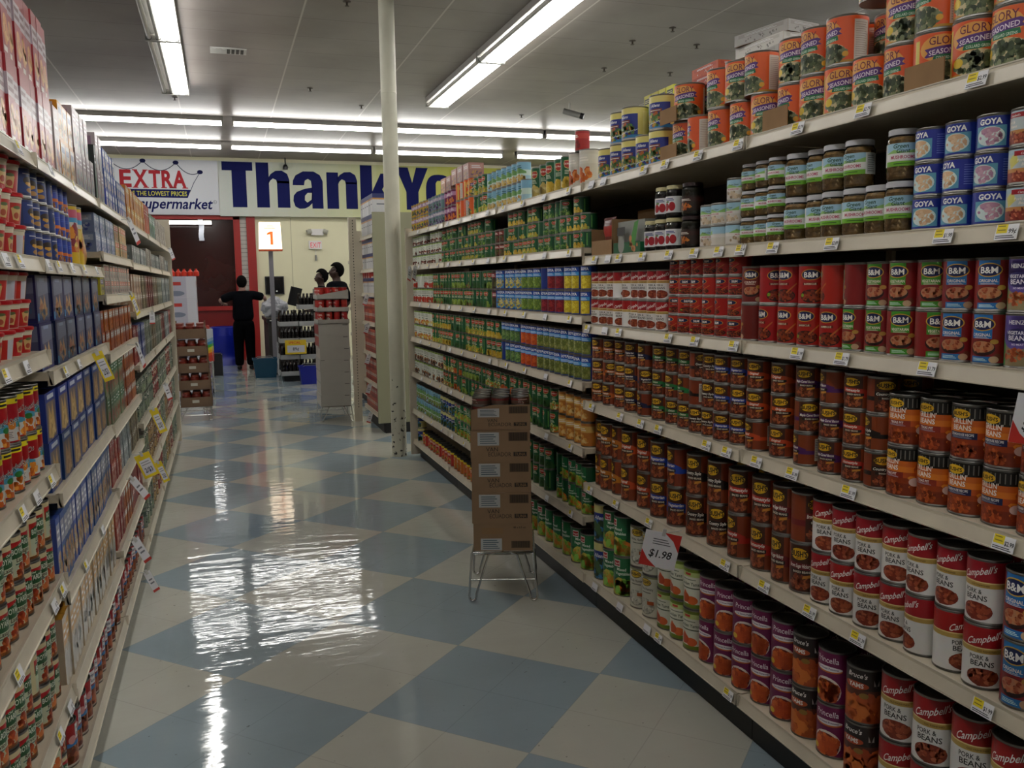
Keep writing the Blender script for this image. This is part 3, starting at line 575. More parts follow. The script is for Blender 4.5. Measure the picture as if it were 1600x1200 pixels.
struct('trim_3', b, 'strip of white painted brick between red posts')
win = MB(); win.box(-3.4, .29, WY1+.0, WY1+.02, 1.06, 2.71, mat('dark_maroon_glass', '30100e', .12, noise=.3, nscale=1.2)); struct('window_1', win, 'dark maroon window pane reflecting the shop')
b = MB(); b.box(-3.4, .36, WY1+.1, WY1+.2, 0, 2.75, mat('dark_vestibule', '241010', .8)); struct('wall_vestibule', b)
# overhead sign board on the front wall
b = MB(); WB = mat('white_sign_board', 'ffffff', .35); b.box(-3.2, .06, WY1-.14, WY1, 2.79, 3.8, GLOSS, 'c4c6cc'); b.box(.065, 9.5, WY1-.14, WY1, 2.77, 3.8, GLOSS, 'c4c8b8')
def cmix(a, c, t): A, C = lin(a), lin(c); return tuple(A[i]*(1-t)+C[i]*t for i in range(3))
A = Art(b, 1.0, W=1.0, frame=(Vector((0, WY1-.1405, 0)), Vector((1, 0, 0)), Vector((0, 0, 1)), Vector((0, -1, 0))), m=MATTE)
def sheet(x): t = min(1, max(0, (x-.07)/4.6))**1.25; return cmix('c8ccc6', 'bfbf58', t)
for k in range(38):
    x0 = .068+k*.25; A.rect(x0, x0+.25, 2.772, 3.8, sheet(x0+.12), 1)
NAVY = '0c1352'
def glyph(ch, x0, x1, z0, z1, col=NAVY, L=4, bold=.055):
    V, Fc = text_tris(ch, bold, 6); a0, a1, c0, c1 = V[:, 0].min(), V[:, 0].max(), V[:, 1].min(), V[:, 1].max()
    P = [((x-a0)/(a1-a0)*(x1-x0)+x0, (y-c0)/(c1-c0)*(z1-z0)+z0) for x, y in V]
    for f in Fc: A.put([P[i] for i in f], col, L)
HG = {'T': [[(0, .81), (1, .81), (1, 1), (0, 1)], [(.31, 0), (.78, 0), (.78, .82), (.31, .82)]],
 'h': [[(0, 0), (.38, 0), (.38, 1), (0, 1)], [(.62, 0), (1, 0), (1, .6), (.62, .6)], [(.36, .52), (.42, .6), (.5, .65), (.6, .62), (.62, .55), (1, .55), (1, .62), (.94, .76), (.78, .83), (.58, .82), (.44, .75), (.36, .66)]],
 'n': [[(0, 0), (.38, 0), (.38, .98), (0, .98)], [(.62, 0), (1, 0), (1, .72), (.62, .72)], [(.36, .64), (.42, .74), (.5, .8), (.6, .76), (.62, .68), (1, .68), (1, .76), (.94, .92), (.78, 1), (.58, .99), (.44, .92), (.36, .84)]],
 'a': [[(.0, .62), (.37, .62), (.40, .74), (.5, .79), (.6, .74), (.62, .6), (.62, 0), (.99, 0), (.99, .74), (.9, .9), (.7, .99), (.35, .99), (.1, .88), (.01, .74)], [(0, .2), (.06, .05), (.2, -.01), (.38, .0), (.52, .06), (.64, .16), (.64, .56), (.4, .53), (.12, .44), (.02, .34)]],
 'k': [[(0, 0), (.38, 0), (.38, 1), (0, 1)], [(.36, .38), (.66, .82), (1.02, .82), (.70, .46), (1.06, 0), (.64, 0), (.46, .30), (.36, .22)]],
 'Y': [[(0, 1), (.31, .42), (.31, 0), (.69, 0), (.69, .42), (1, 1), (.63, 1), (.5, .64), (.37, 1)]],
 'o': [[(.5+.5*math.copysign(abs(math.cos(t))**.7, math.cos(t)), .5+.5*math.copysign(abs(math.sin(t))**.7, math.sin(t))) for t in [2*PI*i/32 for i in range(32)]]],
 'u': [[(0, 1), (0, .28), (.06, .08), (.22, 0), (.42, .01), (.56, .08), (.64, .16), (.64, .36), (.58, .26), (.5, .2), (.4, .24), (.38, .32), (.38, 1)], [(.62, 0), (1, 0), (1, 1), (.62, 1)]],
 'F': [[(0, 0), (.4, 0), (.4, 1), (0, 1)], [(.4, .81), (1, .81), (1, 1), (.4, 1)], [(.4, .42), (.9, .42), (.9, .6), (.4, .6)]]}
CT = {'a': [(.38, .22), (.46, .16), (.60, .24), (.62, .42), (.48, .42), (.39, .34)], 'o': [(.38, .24), (.44, .17), (.56, .17), (.62, .24), (.62, .76), (.56, .83), (.44, .83), (.38, .76)]}
for ch, x0, x1, z0, z1 in (('T', .13, .69, 2.94, 3.79), ('h', .75, 1.37, 2.94, 3.79), ('a', 1.43, 2.01, 2.93, 3.65), ('n', 2.08, 2.68, 2.93, 3.65), ('k', 2.74, 3.36, 2.93, 3.79), ('Y', 3.46, 4.12, 2.93, 3.77), ('o', 4.07, 4.62, 2.91, 3.64), ('u', 4.70, 5.27, 2.91, 3.62), ('F', 5.58, 6.05, 2.93, 3.74)):
    for P in HG[ch]: A.put([(x0+(x1-x0)*u, z0+(z1-z0)*v) for u, v in P], NAVY, 4)
    if ch in CT: A.put([(x0+(x1-x0)*u, z0+(z1-z0)*v) for u, v in CT[ch]], sheet((x0+x1)/2), 5)
SR = 'b03038'
for ch, x0, x1 in (('E', -1.66, -1.46), ('X', -1.43, -1.18), ('T', -1.16, -.96), ('R', -.94, -.74), ('A', -.75, -.51)):
    glyph(ch, x0, x1, 3.28, 3.6, SR, 4, .035)
    for sx in {'E': (x0,), 'X': (x0, x1-.07), 'T': ((x0+x1)/2-.045,), 'R': (x0, x1-.06), 'A': (x0-.02, x1-.06)}[ch]: A.rect(sx-.015, sx+.085, 3.272, 3.29, SR, 4.5)
    if ch == 'X': A.rect(x0-.01, x0+.08, 3.588, 3.605, SR, 4.5); A.rect(x1-.08, x1+.01, 3.588, 3.605, SR, 4.5)
A.put([(-1.85, 3.25), (-.44, 3.25), (-.50, 3.10), (-1.75, 3.10)], NAVY, 4)
A.text('OF THE LOWEST PRICES', -1.02, 3.135, .085, 'c9c44a', 5, bold=.01, maxw=1.02)
A.text('supermarket', -.72, 2.90, .20, NAVY, 5, shear=.25, bold=.02, maxw=1.28); A.ell(-.02, 3.03, .035, .035, '77787c', 5, 24); A.ell(-.02, 3.03, .028, .028, 'c4c6cc', 5.5, 24); A.text('R', -.02, 3.015, .03, '66676c', 6)
def arcline(P, col, wdt, L):
    for p, q in zip(P, P[1:]):
        d = Vector((q[0]-p[0], q[1]-p[1])).normalized(); n = Vector((-d.y, d.x))*wdt; A.put([(p[0]-n.x, p[1]-n.y), (q[0]-n.x, q[1]-n.y), (q[0]+n.x, q[1]+n.y), (p[0]+n.x, p[1]+n.y)], col, L)
BALLS = [(-1.82, 3.77), (-1.25, 3.765), (-.68, 3.745), (-.26, 3.58)]
for x, z in BALLS: A.ell(x, z, .052, .038, '181c4a', 6, 20)
for p, q in zip(BALLS, BALLS[1:]): arcline([(p[0]*(1-t)+q[0]*t, p[1]*(1-t)+q[1]*t-.16*4*t*(1-t)*(1.0 if q != BALLS[-1] else .7)) for t in [i/12 for i in range(13)]], '3a3c50', .007, 5)
arcline([(-.27, 3.56), (-.38, 3.38), (-.46, 3.2)], '55576a', .006, 5); arcline([(-1.84, 3.74), (-1.95, 3.6), (-2.02, 3.5)], '55576a', .006, 5)
o = b.build('overhead_sign'); tag(o, 'long overhead sign with navy Thank You lettering and a market logo with a crown', 'sign')
b = MB(); b.ring([(0, 0), (.045, 0), (.05, .05), (.03, .09), (.012, .1), (.012, .2195), (0, .2195)], DARK, n=20); o = b.build('security_camera', loc=(1.3, WY1-.22, 3.66)); tag(o, 'small black dome camera hanging over the Thank You sign', 'camera')

# ------------------------------------------------------------------ ceiling lamps
def strip(x, y, L, along_y, ntube, lit, label, group='fluorescent ceiling fixtures'):
    w2 = .15 if ntube == 4 else .06; r = empty('fluorescent_fixture', (x, y, CZ), 0 if not along_y else PI/2)
    h = MB(); HM = mat('white_lamp_housing', 'b9b6b0', .4, noise=.08)
    h.box(-L/2, L/2, -w2, w2, -.065, -.001, HM)
    for s in (-1, 1): h.box(s*(L/2)-.02*(s > 0), s*(L/2)+.02*(s < 0), -w2-.005, w2+.005, -.125, -.002, HM)
    h.build('housing', r)
    for k in range(ntube):
        t = MB(); yy = 0 if ntube == 1 else -w2+.03+(2*w2-.06)*k/(ntube-1)
        t.tube([(-L/2+.02, yy, -.098), (L/2-.02, yy, -.098)], .021, LIT if k in lit else UNLIT, n=10); t.build('tube', r)
        if ntube == 4:
            for s in (-1, 1): q = MB(); q.tube([(s*(L/2-.03), yy, -.098), (s*(L/2-.001), yy, -.098)], .024, DARK, n=10); q.build('end_cap', r)
    tag(r, label, 'lamp', group); return r
names = ['first', 'second', 'third', 'fourth', 'fifth', 'sixth', 'seventh']
for ry, rn, X in ((13.65, 'nearer crosswise row', (-3.48, -1.05, 1.48, 3.88, 6.32, 8.8)), (15.95, 'crosswise row by the sign', (-3.5, -1.06, 1.48, 3.93, 6.6, 9.04))):
    for i, x in enumerate(X): strip(x, ry, 2.4, False, 2, (0, 1), f'lit white fluorescent strip, {names[i]} from the window side in the {rn}')
for lx, ln in ((-.40, 'lengthwise line over the aisle'), (2.84, 'lengthwise line over the bean rack'), (6.2, 'lengthwise line beyond the bean rack'), (-3.9, 'lengthwise line beyond the pasta rack')):
    for i in range(7):
        y = 10.4-2.445*i
        lit = (0, 1) if lx < 0 else (0, 1, 2)
        if lx < -3: lit = (1, 2)
        strip(lx, y, 2.43, True, 4, lit, f'four-tube ceiling lamp, {names[i]} from checkouts in {ln}')
SPR = mat('brass_sprinkler', '4a4038', .4, metal=.6)
for i, (x, y) in enumerate([(1.16, 7.92), (1.18, 11.43), (-.44, 12.4), (1.96, 12.36), (4.29, 7.87), (4.84, 8.36), (4.12, 8.4), (4.32, 9.54), (5.17, 9.54), (4.32, 12.47), (4.27, 14.24)]):
    b = MB(); b.ring([(.035, 0), (.035, -.004), (.010, -.008), (.008, -.035), (.02, -.037), (.02, -.040), (0, -.040)], SPR, n=14); o = b.build('sprinkler_head', loc=(x, y, CZ))
    tag(o, f'small dark sprinkler head on the ceiling, {ordn(i+1)} of the scattered sprinkler heads', 'sprinkler', 'ceiling sprinkler heads')
b = MB(); b.box(.02, .38, 9.72, 9.95, CZ-.012, CZ-.001, WHITE)
for k in range(7): b.box(.05+.045*k, .08+.045*k, 9.75, 9.92, CZ-.016, CZ-.012, mat('vent_slot', '4a4641', .7) if k > 2 else WHITE)
tag(b.build('ceiling_vent'), 'small white ceiling vent with half its slots dark', 'vent')
b = MB(); b.tube([(4.67, 11.46, CZ-.001), (4.67, 11.46, CZ-.12)], .01, WHITE); b.tube([(4.60, 11.5, CZ-.11), (4.80, 11.36, CZ-.19)], .04, mat('grey_camera', '8a8884', .4), n=14); b.tube([(4.79, 11.365, CZ-.187), (4.83, 11.34, CZ-.203)], .042, DARK, n=14)
tag(b.build('security_camera'), 'grey bullet security camera hung from the ceiling above the bean rack', 'camera')

# ------------------------------------------------------------------ round column
CX, CY = 1.372, 7.24
b = MB(); cm = mat('chipped_white_column_paint', 'c3c1ae', .45, noise=.08, nscale=6)
nt = cm.node_tree; bs = nt.nodes['Principled BSDF']; v = nt.nodes.new('ShaderNodeTexNoise'); v.inputs['Scale'].default_value = 30; v.inputs['Detail'].default_value = 3; tc = nt.nodes.new('ShaderNodeTexCoord'); nt.links.new(tc.outputs['Object'], v.inputs['Vector'])
sp = nt.nodes.new('ShaderNodeSeparateXYZ'); nt.links.new(tc.outputs['Object'], sp.inputs[0]); mr = nt.nodes.new('ShaderNodeMapRange'); nt.links.new(sp.outputs[2], mr.inputs[0]); mr.inputs[1].default_value = 0; mr.inputs[2].default_value = 1.1; mr.inputs[3].default_value = .60; mr.inputs[4].default_value = .78
gt = nt.nodes.new('ShaderNodeMath'); gt.operation = 'GREATER_THAN'; nt.links.new(v.outputs['Fac'], gt.inputs[0]); nt.links.new(mr.outputs[0], gt.inputs[1])
mx = nt.nodes.new('ShaderNodeMix'); mx.data_type = 'RGBA'; nt.links.new(gt.outputs[0], mx.inputs['Factor']); old = bs.inputs['Base Color'].links[0].from_socket; nt.links.new(old, mx.inputs['A']); mx.inputs['B'].default_value = (.015, .012, .01, 1); nt.links.new(mx.outputs['Result'], bs.inputs['Base Color'])
b.ring([(.063, 0), (.063, CZ)], cm, n=40); b.ring([(.0635, 2.98), (.065, 2.985), (.0635, 2.99)], cm, n=40); o = b.build('column', loc=(CX, CY, 0)); o['kind'] = 'structure'; o['label'] = 'round white steel column with chipped black spots near its base'

# ------------------------------------------------------------------ shelf racks
def rack(name, label, side, bays, top, depth=.52, endz=None):
    """bays: (Yfar, Ynear, [levels])"""
    X = 1.475 if side > 0 else -.43; s = side
    root = empty(name, (X, bays[0][0], 0)); tag(root, label, 'shelf rack'); bays = [(a-.002, c+.002, l) for a, c, l in bays]
    def P(mb, nm, par=None):
        me = mb.mesh(nm); o = bpy.data.objects.new(nm, me); COL.objects.link(o); o.parent = par or root; o.location = (-X, -bays[0][0], 0) if par is None else (0, 0, 0); return o
    for (ya, yb, lv) in bays:
        k = MB(); k.box(min(X+s*depth, X+s*(depth+.03)), max(X+s*depth, X+s*(depth+.03)), yb, ya, .02, top, BACKM); P(k, 'back_panel')
        k = MB(); k.box(min(X+s*.055, X+s*.07), max(X+s*.055, X+s*.07), yb, ya, .0, .118, KICKM); P(k, 'kick_plate')
        for z in lv:
            k = MB(); x0, x1 = sorted((X+s*.004, X+s*depth)); k.box(x0, x1-s*0-.0, yb+.002, ya-.002, z-.022, z, SHELFM); sh = P(k, 'shelf')
            c = MB()
            for e, f in (((X+s*.006, z+.002), (X-s*.004, z-.034)),):
                pr = [(e[0], e[1]), (f[0], f[1]), (f[0]+s*.005, f[1]-.001), (e[0]+s*.005, e[1])]
                ya2, yb2 = ya-.003, yb+.003
                for i in range(4):
                    a, d = pr[i], pr[(i+1) % 4]; q = [(a[0], yb2, a[1]), (d[0], yb2, d[1]), (d[0], ya2, d[1]), (a[0], ya2, a[1])]; c.poly(q if s < 0 else q[::-1], LIPM)
                for yy in (ya2, yb2): c.poly([(p[0], yy, p[1]) for p in pr], LIPM)
            for zz in (z+.002, z-.034): xx = X+s*(.006 if zz > z else -.004); c.box(min(xx, xx-s*.003), max(xx, xx-s*.003), yb+.003, ya-.003, zz-.0015, zz+.0015, LIPM)
            for yy in (ya-.006, yb+.003): c.box(min(X-s*.007, X+s*.008), max(X-s*.007, X+s*.008), yy, yy+.003, z-.036, z+.003, LIPM)
            P(c, 'price_channel', sh)
        k = MB()
        for yy in (ya,): k.box(min(X+s*(depth-.015), X+s*depth), max(X+s*(depth-.015), X+s*depth), yy-.03, yy-.004, 0, top, SHELFM)
        P(k, 'upright')
    if endz:
        k = MB(); ya = bays[0][0]; x0, x1 = sorted((X-s*.015, X+s*(depth+.03))); k.box(x0, x1, ya+.02, ya+.05, 0.02, endz, mat('cream_end_panel', 'c0b6a2', .5)); P(k, 'end_panel')
    return root
ZN = [1.865, 1.557, 1.27, .938, .575, .16]; ZF = [1.865, 1.595, 1.303, 1.015, .722, .415, .155]
rack('shelf_rack', 'long cream shelf rack with canned beans, jars and sweet potatoes', 1, [(3.475, 2.255, ZN), (2.255, 1.035, ZN), (1.035, -.185, ZN), (-.185, -1.4, ZN)], 2.0)
rack('shelf_rack', 'cream shelf rack with green vegetable cans between column and bean rack', 1, [(7.135, 5.915, ZF), (5.915, 4.695, ZF), (4.695, 3.475, ZF)], 2.0, endz=1.9)  # end panel behind the column is added to keep light out of the open end
rack('shelf_rack', 'long cream shelf rack with pasta boxes, red tubs and ravioli cans', -1,
     [(8.61, 7.39, [1.795, 1.585, 1.325, 1.045, .735, .42, .13]), (7.39, 6.17, [1.795, 1.585, 1.325, 1.045, .735, .42, .13]), (6.17, 4.95, [1.795, 1.585, 1.325, 1.045, .735, .42, .13]),
      (4.95, 3.73, [1.795, 1.595, 1.427, 1.195, .897, .66, .40, .13]), (3.73, 2.51, [1.795, 1.532, 1.242, .917, .65, .375, .13]), (2.51, 1.29, [1.795, 1.535, 1.299, 1.0, .706, .397, .13]), (1.29, .07, [1.795, 1.535, 1.299, 1.0, .706, .397, .13]), (.07, -1.2, [1.795, 1.0, .13])], 1.95, endz=2.06)

# ------------------------------------------------------------------ products
def C(key, name, look, art, r, h, detail=True, cat='can', **k): proto(key, name, look, cat, can_parts(r, h, art, detail=detail, **k))
GR = ['3f7a34', '6a9a3c', '2f5a2a', '8fae50']; YL = ['d8b83a', 'c9a22c', 'e0c860']; OR = ['d0661e', 'c2541a', 'e08a3c']; PE = ['7f9a3a', '93ad48', '6a842e']
C('glory', 'collard_greens_can', 'orange collard greens can', a_glory(), .051, .122); C('glory2', 'mixed_greens_can', 'orange mixed greens can', a_glory('MIXED GREENS'), .051, .122)
C('allens', 'okra_can', 'yellow-topped vegetable can', a_allens, .051, .122)
proto('mushb', 'mushroom_jar', 'large mushroom jar', 'jar', jar_parts(.037, .118, a_mush, ('mushrooms', '8a6a3e', ['c2a070', 'ad8a58', 'd0b080']), 'b9b9bd'))
proto('mushs', 'small_mushroom_jar', 'small mushroom jar', 'jar', jar_parts(.033, .079, a_mush, ('mushrooms', '8a6a3e', ['c2a070', 'ad8a58', 'd0b080']), 'b9b9bd'))
C('mushc', 'mushroom_can', 'short mushroom can', a_mushcan, .036, .068)
proto('beets', 'beet_jar', 'dark beet jar', 'jar', jar_parts(.034, .112, a_beets, ('beets', '14060a'), 'c2b98c', .16, .66))
proto('pepper', 'pepper_jar', 'orange-labelled jar', 'jar', jar_parts(.037, .11, a_generic('2a1a10', '3a1a12', ['c97a2c', 'b8601c'], 3), ('peppers', '1c1808'), '2a1616', .15, .6))
C('goyas', 'chickpea_can', 'navy chick pea can', a_goya_s(['d8b088', 'c99a70', 'e0c09c']), .039, .075); C('goyap', 'pink_bean_can', 'navy pink bean can', a_goya_s(['b98aa0', 'a8789a', 'c9a0b0']), .039, .075)
C('camps', 'short_pork_and_beans_can', 'short farm-picture bean can', a_camp2, .035, .074)
C('campt', 'slim_pork_and_beans_can', 'red-topped white bean can', a_camp, .034, .111)
C('bms', 'short_baked_bean_can', 'short red bean can', a_bmred, .037, .065)
C('bmo', 'onion_baked_bean_can', 'maroon onion bean can', a_bm(None, 'COUNTRY', '6d1d16'), .039, .111); C('bmr', 'barbecue_bean_can', 'tall red bean can', a_bmred, .0395, .111)
C('bmg', 'vegetarian_bean_can', 'green-panelled bean can', a_bm('3f8a22', 'VEGETARIAN'), .0395, .111); C('bmb', 'original_bean_can', 'blue-panelled bean can', a_bm('1a6aa8', 'ORIGINAL'), .0395, .111)
C('heinz', 'vegetarian_can', 'purple and green can', a_heinz, .0395, .111)
for k, c, t, lk in (('b_or', 'b8601c', 'Homestyle', 'amber-banded bean can'), ('b_na', '16224a', 'Vegetarian', 'navy-banded bean can'), ('b_gr', '1e7a40', 'Onion', 'green-banded bean can'), ('b_bk', '140e0c', 'Country Style', 'black-banded bean can'), ('b_bl', '1f3fa0', 'Vegetarian', 'blue-banded bean can'), ('b_og', 'c2481c', 'Original', 'orange-banded bean can'), ('b_pu', '4a1c5c', 'Maple Cured Bacon', 'purple-banded bean can'), ('b_rd', 'b02a1c', 'Homestyle', 'red-banded bean can')):
    C(k, lk.split()[0].replace('-', '_')+'_baked_bean_can', lk, a_bush(c, t), .0375, .092)
for k, c, t, lk in (('t_or', 'b8701c', 'Maple', 'tall amber-banded can'), ('t_og', 'c2481c', 'Original', 'tall orange-banded can'), ('t_bl', '1f3fa0', 'Vegetarian', 'tall blue-banded can'), ('t_bk', '140e0c', 'Country Style', 'tall black-banded can'), ('t_rd', 'b02a1c', 'Homestyle', 'tall red-banded can'), ('t_ma', '6d1c20', 'Brown Sugar Hickory', 'tall maroon-banded can')):
    C(k, lk.split()[1].replace('-', '_')+'_tall_bean_can', lk, a_bush(c, t), .0425, .143)
for k, c, t, lk in (('g_rd', '8a2a1c', 'TEXAS PIT', 'flame-pictured red-band can'), ('g_na', '141f4a', 'STEAKHOUSE RECIPE', 'flame-pictured navy-band can'), ('g_br', '4a1a12', 'BOURBON AND BROWN SUGAR', 'flame-pictured brown-band can')): C(k, lk.split()[1].replace('-', '_')+'_grilling_bean_can', lk, a_grill(c, t), .044, .122)
C('campm', 'pork_and_beans_can', 'red-topped white bean can', a_camp, .0425, .143); C('campl', 'large_pork_and_beans_can', 'large red-topped bean can', a_camp, .050, .168)
C('bmbt', 'tall_original_bean_can', 'tall blue-panelled can', a_bm('1a6aa8', 'ORIGINAL'), .0425, .143)
C('princ', 'sweet_potato_can', 'magenta sweet potato can', a_princella, .0485, .150); C('bruce', 'yam_can', 'dark-topped yam can', a_bruce, .0485, .150); C('yams', 'golden_yam_can', 'pale green yam can', a_yams, .0485, .150)
C('hom', 'hominy_can', 'tall white hominy can', a_hominy, .0505, .168); C('vegall', 'mixed_vegetable_can', 'tall mixed vegetable can', a_vegall, .0505, .168); C('allt', 'tall_greens_can', 'tall yellow-topped can', a_allens2, .0505, .168)
R_ = .037
def D(key, name, look, art, r=R_, h=.11, **k): C(key, name, look, art, r, h, detail=False, **k)
D('d_bean', 'green_bean_can', 'dark green bean can', a_delm(GR), .037, .076); D('d_corn', 'sweet_corn_can', 'dark green corn can', a_delm(YL), .037, .076); D('w_s', 'store_vegetable_can', 'short white vegetable can', a_whitecan(['3a2a20', '4a3a2a', 'a03020']), .037, .076); D('dk_s', 'tomato_can', 'short maroon can', a_generic('4a2a1c', '8a2a2a', ['7a3a2a', '5a5a2a']), .037, .076)
D('d_cut', 'cut_corn_can', 'green yellow-pictured can', a_delm(['e0c860', 'c9b03a', '8fae50']), .037, .076); D('d_sp', 'spinach_leaf_can', 'very dark green can', a_delm(['1f4a24', '2f5a2a', '3f6a34']), .037, .076)
D('d_t1', 'whole_corn_can', 'tall yellow-pictured green can', a_delm(YL)); D('d_t2', 'leaf_spinach_can', 'tall dark leafy can', a_delm(['1f4a24', '2f5a2a', '3f6a34'])); D('d_t3', 'cut_carrot_can', 'tall orange-pictured green can', a_delm(OR))
D('w_tom', 'white_tomato_can', 'white tomato can', a_whitecan(['b8401c', 'c0301c', 'a83a22'])); D('d_zuc', 'zucchini_can', 'tall green zucchini can', a_delm(['5a7a34', '7a9a4a', 'a83a2a'])); D('d_tom', 'stewed_tomato_can', 'tall green pea can', a_delm(PE)); D('dk_t', 'spinach_can', 'tall maroon can', a_generic('3a2a20', '8a3040', ['5a5a2a', '3a3a1c']))
D('g_lb', 'light_blue_bean_can', 'light blue bean can', a_goya_t('3f8ac0', ['c9b84a', '6a5a2a', 'e0d070'])); D('g_pea', 'green_pea_can', 'navy pea can', a_goya_t('5a7a30', ['7f9a3a', '9ab84a', '6a8430'])); D('g_red', 'kidney_bean_can', 'navy kidney bean can', a_goya_t('7a1420', ['8a1a24', '6a101c', 'a02a30'])); D('g_yel', 'yellow_corn_can', 'navy corn can', a_goya_t('c9b01c', ['d8c02c', 'c2a81c', 'e8d848']))
D('g_gb', 'cut_green_bean_can', 'navy green bean can', a_goya_t('4a6a38', ['5f8a44', '3f6a34', '80a058'])); D('g_car', 'carrot_can', 'navy carrot can', a_goya_t('c2481c', ['d0561e', 'b8401a', 'd8662a'])); D('g_ppea', 'pigeon_pea_can', 'navy pigeon pea can', a_goya_t('6f7a34', ['8a9448', 'a8a860', '5f6a2a']))
D('w_mix', 'white_corn_can', 'white corn can', a_whitecan(['c9b03a', 'c2561c', 'd8c060'])); D('d_mix', 'mixed_bean_can', 'green corn-pictured can', a_delm(['d8b83a', 'c9a22c', '6a9a3c', 'e0c860'])); D('w_pot', 'white_potato_can', 'white mushroom-picture can', a_whitecan(['3a3030', 'b07a4a', '5a4a4a'])); D('d_car', 'mixed_carrot_can', 'green carrot-pictured can', a_delm(['d8b83a', 'c9701c', '6a9a3c', 'e8dca0']))
D('chf', 'cream_corn_can', 'amber cheese can', a_generic('b8742c', 'd8b060', ['d8a04a', 'c9802c', 'e0c080'], 4)); D('gg', 'sweet_pea_can', 'pale blue can', a_bluecan(['5a7a34', '7a5a34', '8aa04a'])); D('navy', 'garden_vegetable_can', 'navy and yellow can', a_allens2); D('lib', 'cut_bean_can', 'white-badged green can', a_vegall)
D('vgw', 'mixed_vegetables_white_can', 'white Veg can', a_vegall)
D('soup', 'soup_can', 'red soup can', a_progres('a81c18'), .042, .105, lidcol=mat('dark_lid', '1a1815', .4)); D('soupy', 'broth_can', 'orange soup can', a_progres('b8641c'), .042, .105, lidcol=mat('dark_lid', '1a1815', .4))
D('gb1', 'pineapple_bean_can', 'yellow and green can', a_generic('b8922c', 'a88cae', ['5a3a6a', 'c9a82c', '2f6a3a']), .0375, .105); D('gb2', 'lilac_bean_can', 'lilac and green can', a_generic('5f7f80', '9a8cb0', ['5a3a6a', '8a8aa8', '2f6a4a']), .0375, .105); D('pur', 'purple_yam_can', 'purple orange-pictured can', a_generic('6d1048', 'b88ab0', OR), .0375, .105)
D('ogl', 'orange_greens_can', 'orange greens can', a_glory(), .05, .118); D('cornb', 'blue_corn_can', 'sky blue corn can', a_bluecan(['c9a24a', 'b8862c', 'd8bc70']), .0375, .105); D('asp', 'asparagus_can', 'tall green asparagus can', a_delm(['d8c88a', 'c9b060']), .036, .150); D('dmt', 'tall_corn_can', 'tall green corn can', a_delm(YL), .042, .150)
D('carr', 'sliced_carrot_can', 'white carrot can', a_generic('cfcabc', 'd8d4c8', OR), .045, .15); D('redc', 'tomato_sauce_can', 'red sauce can', a_generic('a81c1c', 'c03a30', ['7a1818']), .032, .09)
# near rack, top shelf
S = 'top shelf, bean rack'
run(1, 3.40, 2.84, 1.865, 'allens', .051, .122, 2, S, miss={(0, 1), (3, 1)}, jit=.006); run(1, 2.79, 2.20, 1.865, 'glory2', .051, .122, 1, S, jit=.008)
run(1, 2.19, 1.14, 1.865, 'glory', .051, .122, 2, S, jit=.008, miss={(3, 1)})
S2 = 'second shelf, bean rack'
def stack(key, spots, z, side, lab, group, sq=False, rj=.3, dx=0):
    for i, (y, zz, *q) in enumerate(spots):
        x = (1.4885 if side > 0 else -.4445)+side*((q[0] if q else 0)+dx); spawn(key, (x, y, zz), (PI+.38 if side > 0 else -.25)+(0 if sq else R.gauss(0, rj)), lab(i), group)
# upper layers standing on the greens cans
stack('glory2', [(2.712-.106*i, 1.988, .056) for i in range(5) if i not in (1,)], 0, 1, lambda i: f'orange mixed greens can, {ordn(i+1)} from checkouts, second tier, {S}', 'second tier of mixed greens cans')
stack('glory', [(y, 2.110, .056) for y in (1.80, 1.69, 1.585, 1.475, 1.37, 1.265, 1.16)], 0, 1, lambda i: f'orange collard greens can, {ordn(i+1)} from checkouts, highest tier, {S}', 'highest tier of collard greens cans')
def trayc(name, x0, x1, y0, y1, z0, h, label, m=CARD, t=.003, group='cut-down cardboard trays on the top shelf'):
    b = MB(); b.box(x0, x1, y0, y1, z0, z0+t, m); b.box(x0, x1, y0, y0+t, z0, z0+h, m); b.box(x0, x1, y1-t, y1, z0, z0+h, m); b.box(x0, x0+t, y0, y1, z0, z0+h*.25, m); b.box(x1-t, x1, y0, y1, z0, z0+h, m)
    return tag(b.build(name), label, 'cardboard tray', group)
for i, (y0, y1, z0) in enumerate([(2.735, 2.78+.01, 1.866), (2.17, 2.185, 1.866), (1.055+.65, 1.055+.66, 1.866)]): pass
for i, (y, z, h) in enumerate([(2.812, 1.8655, .05), (2.2, 1.8655, .06), (1.655, 1.8655, .055), (2.815, 1.989, .05)]):
    b = MB(); b.box(1.484, 1.487, y-.12, y-.006, z, z+h, CARD); b.box(1.487, 1.6, y-.009, y-.006, z, z+h*1.3, CARD) if 0 else None
    tag(b.build('cardboard_flap'), f'torn brown cardboard flap, {ordn(i+1)} from checkouts, among the top shelf greens cans', 'cardboard', 'torn cardboard flaps on the top shelf')
def cart(key, name, look, d, wd, h, art, top='8a8a8a', m=None): proto(key, name, look, 'box', carton_parts(d, wd, h, art, m, top))
cart('ycart', 'yellow_carton', 'small yellow carton', .08, .055, .09, b_yellowcard, 'c9c22c')
for i in range(6): spawn('ycart', (1.655, 3.22-.06*i, 1.988+.09*(i % 2)*0), PI, f'small yellow carton, {ordn(i+1)} from checkouts, behind yellow-topped cans on the top shelf', 'yellow cartons on the top shelf') if i > 0 else None
for i in range(4): spawn('ycart', (1.655, 3.16-.06*i, 2.079), PI, f'small yellow carton, {ordn(i+1)} from checkouts, upper row behind yellow-topped cans', 'yellow cartons on the top shelf')
for i in range(5): tag((lambda bb: bb)(spawn('allens', (1.655, 3.25-.105*i, 1.8655), PI, f'yellow-topped vegetable can, {ordn(i+1)} from checkouts, second row back, {S}', 'back row of yellow-topped cans')))
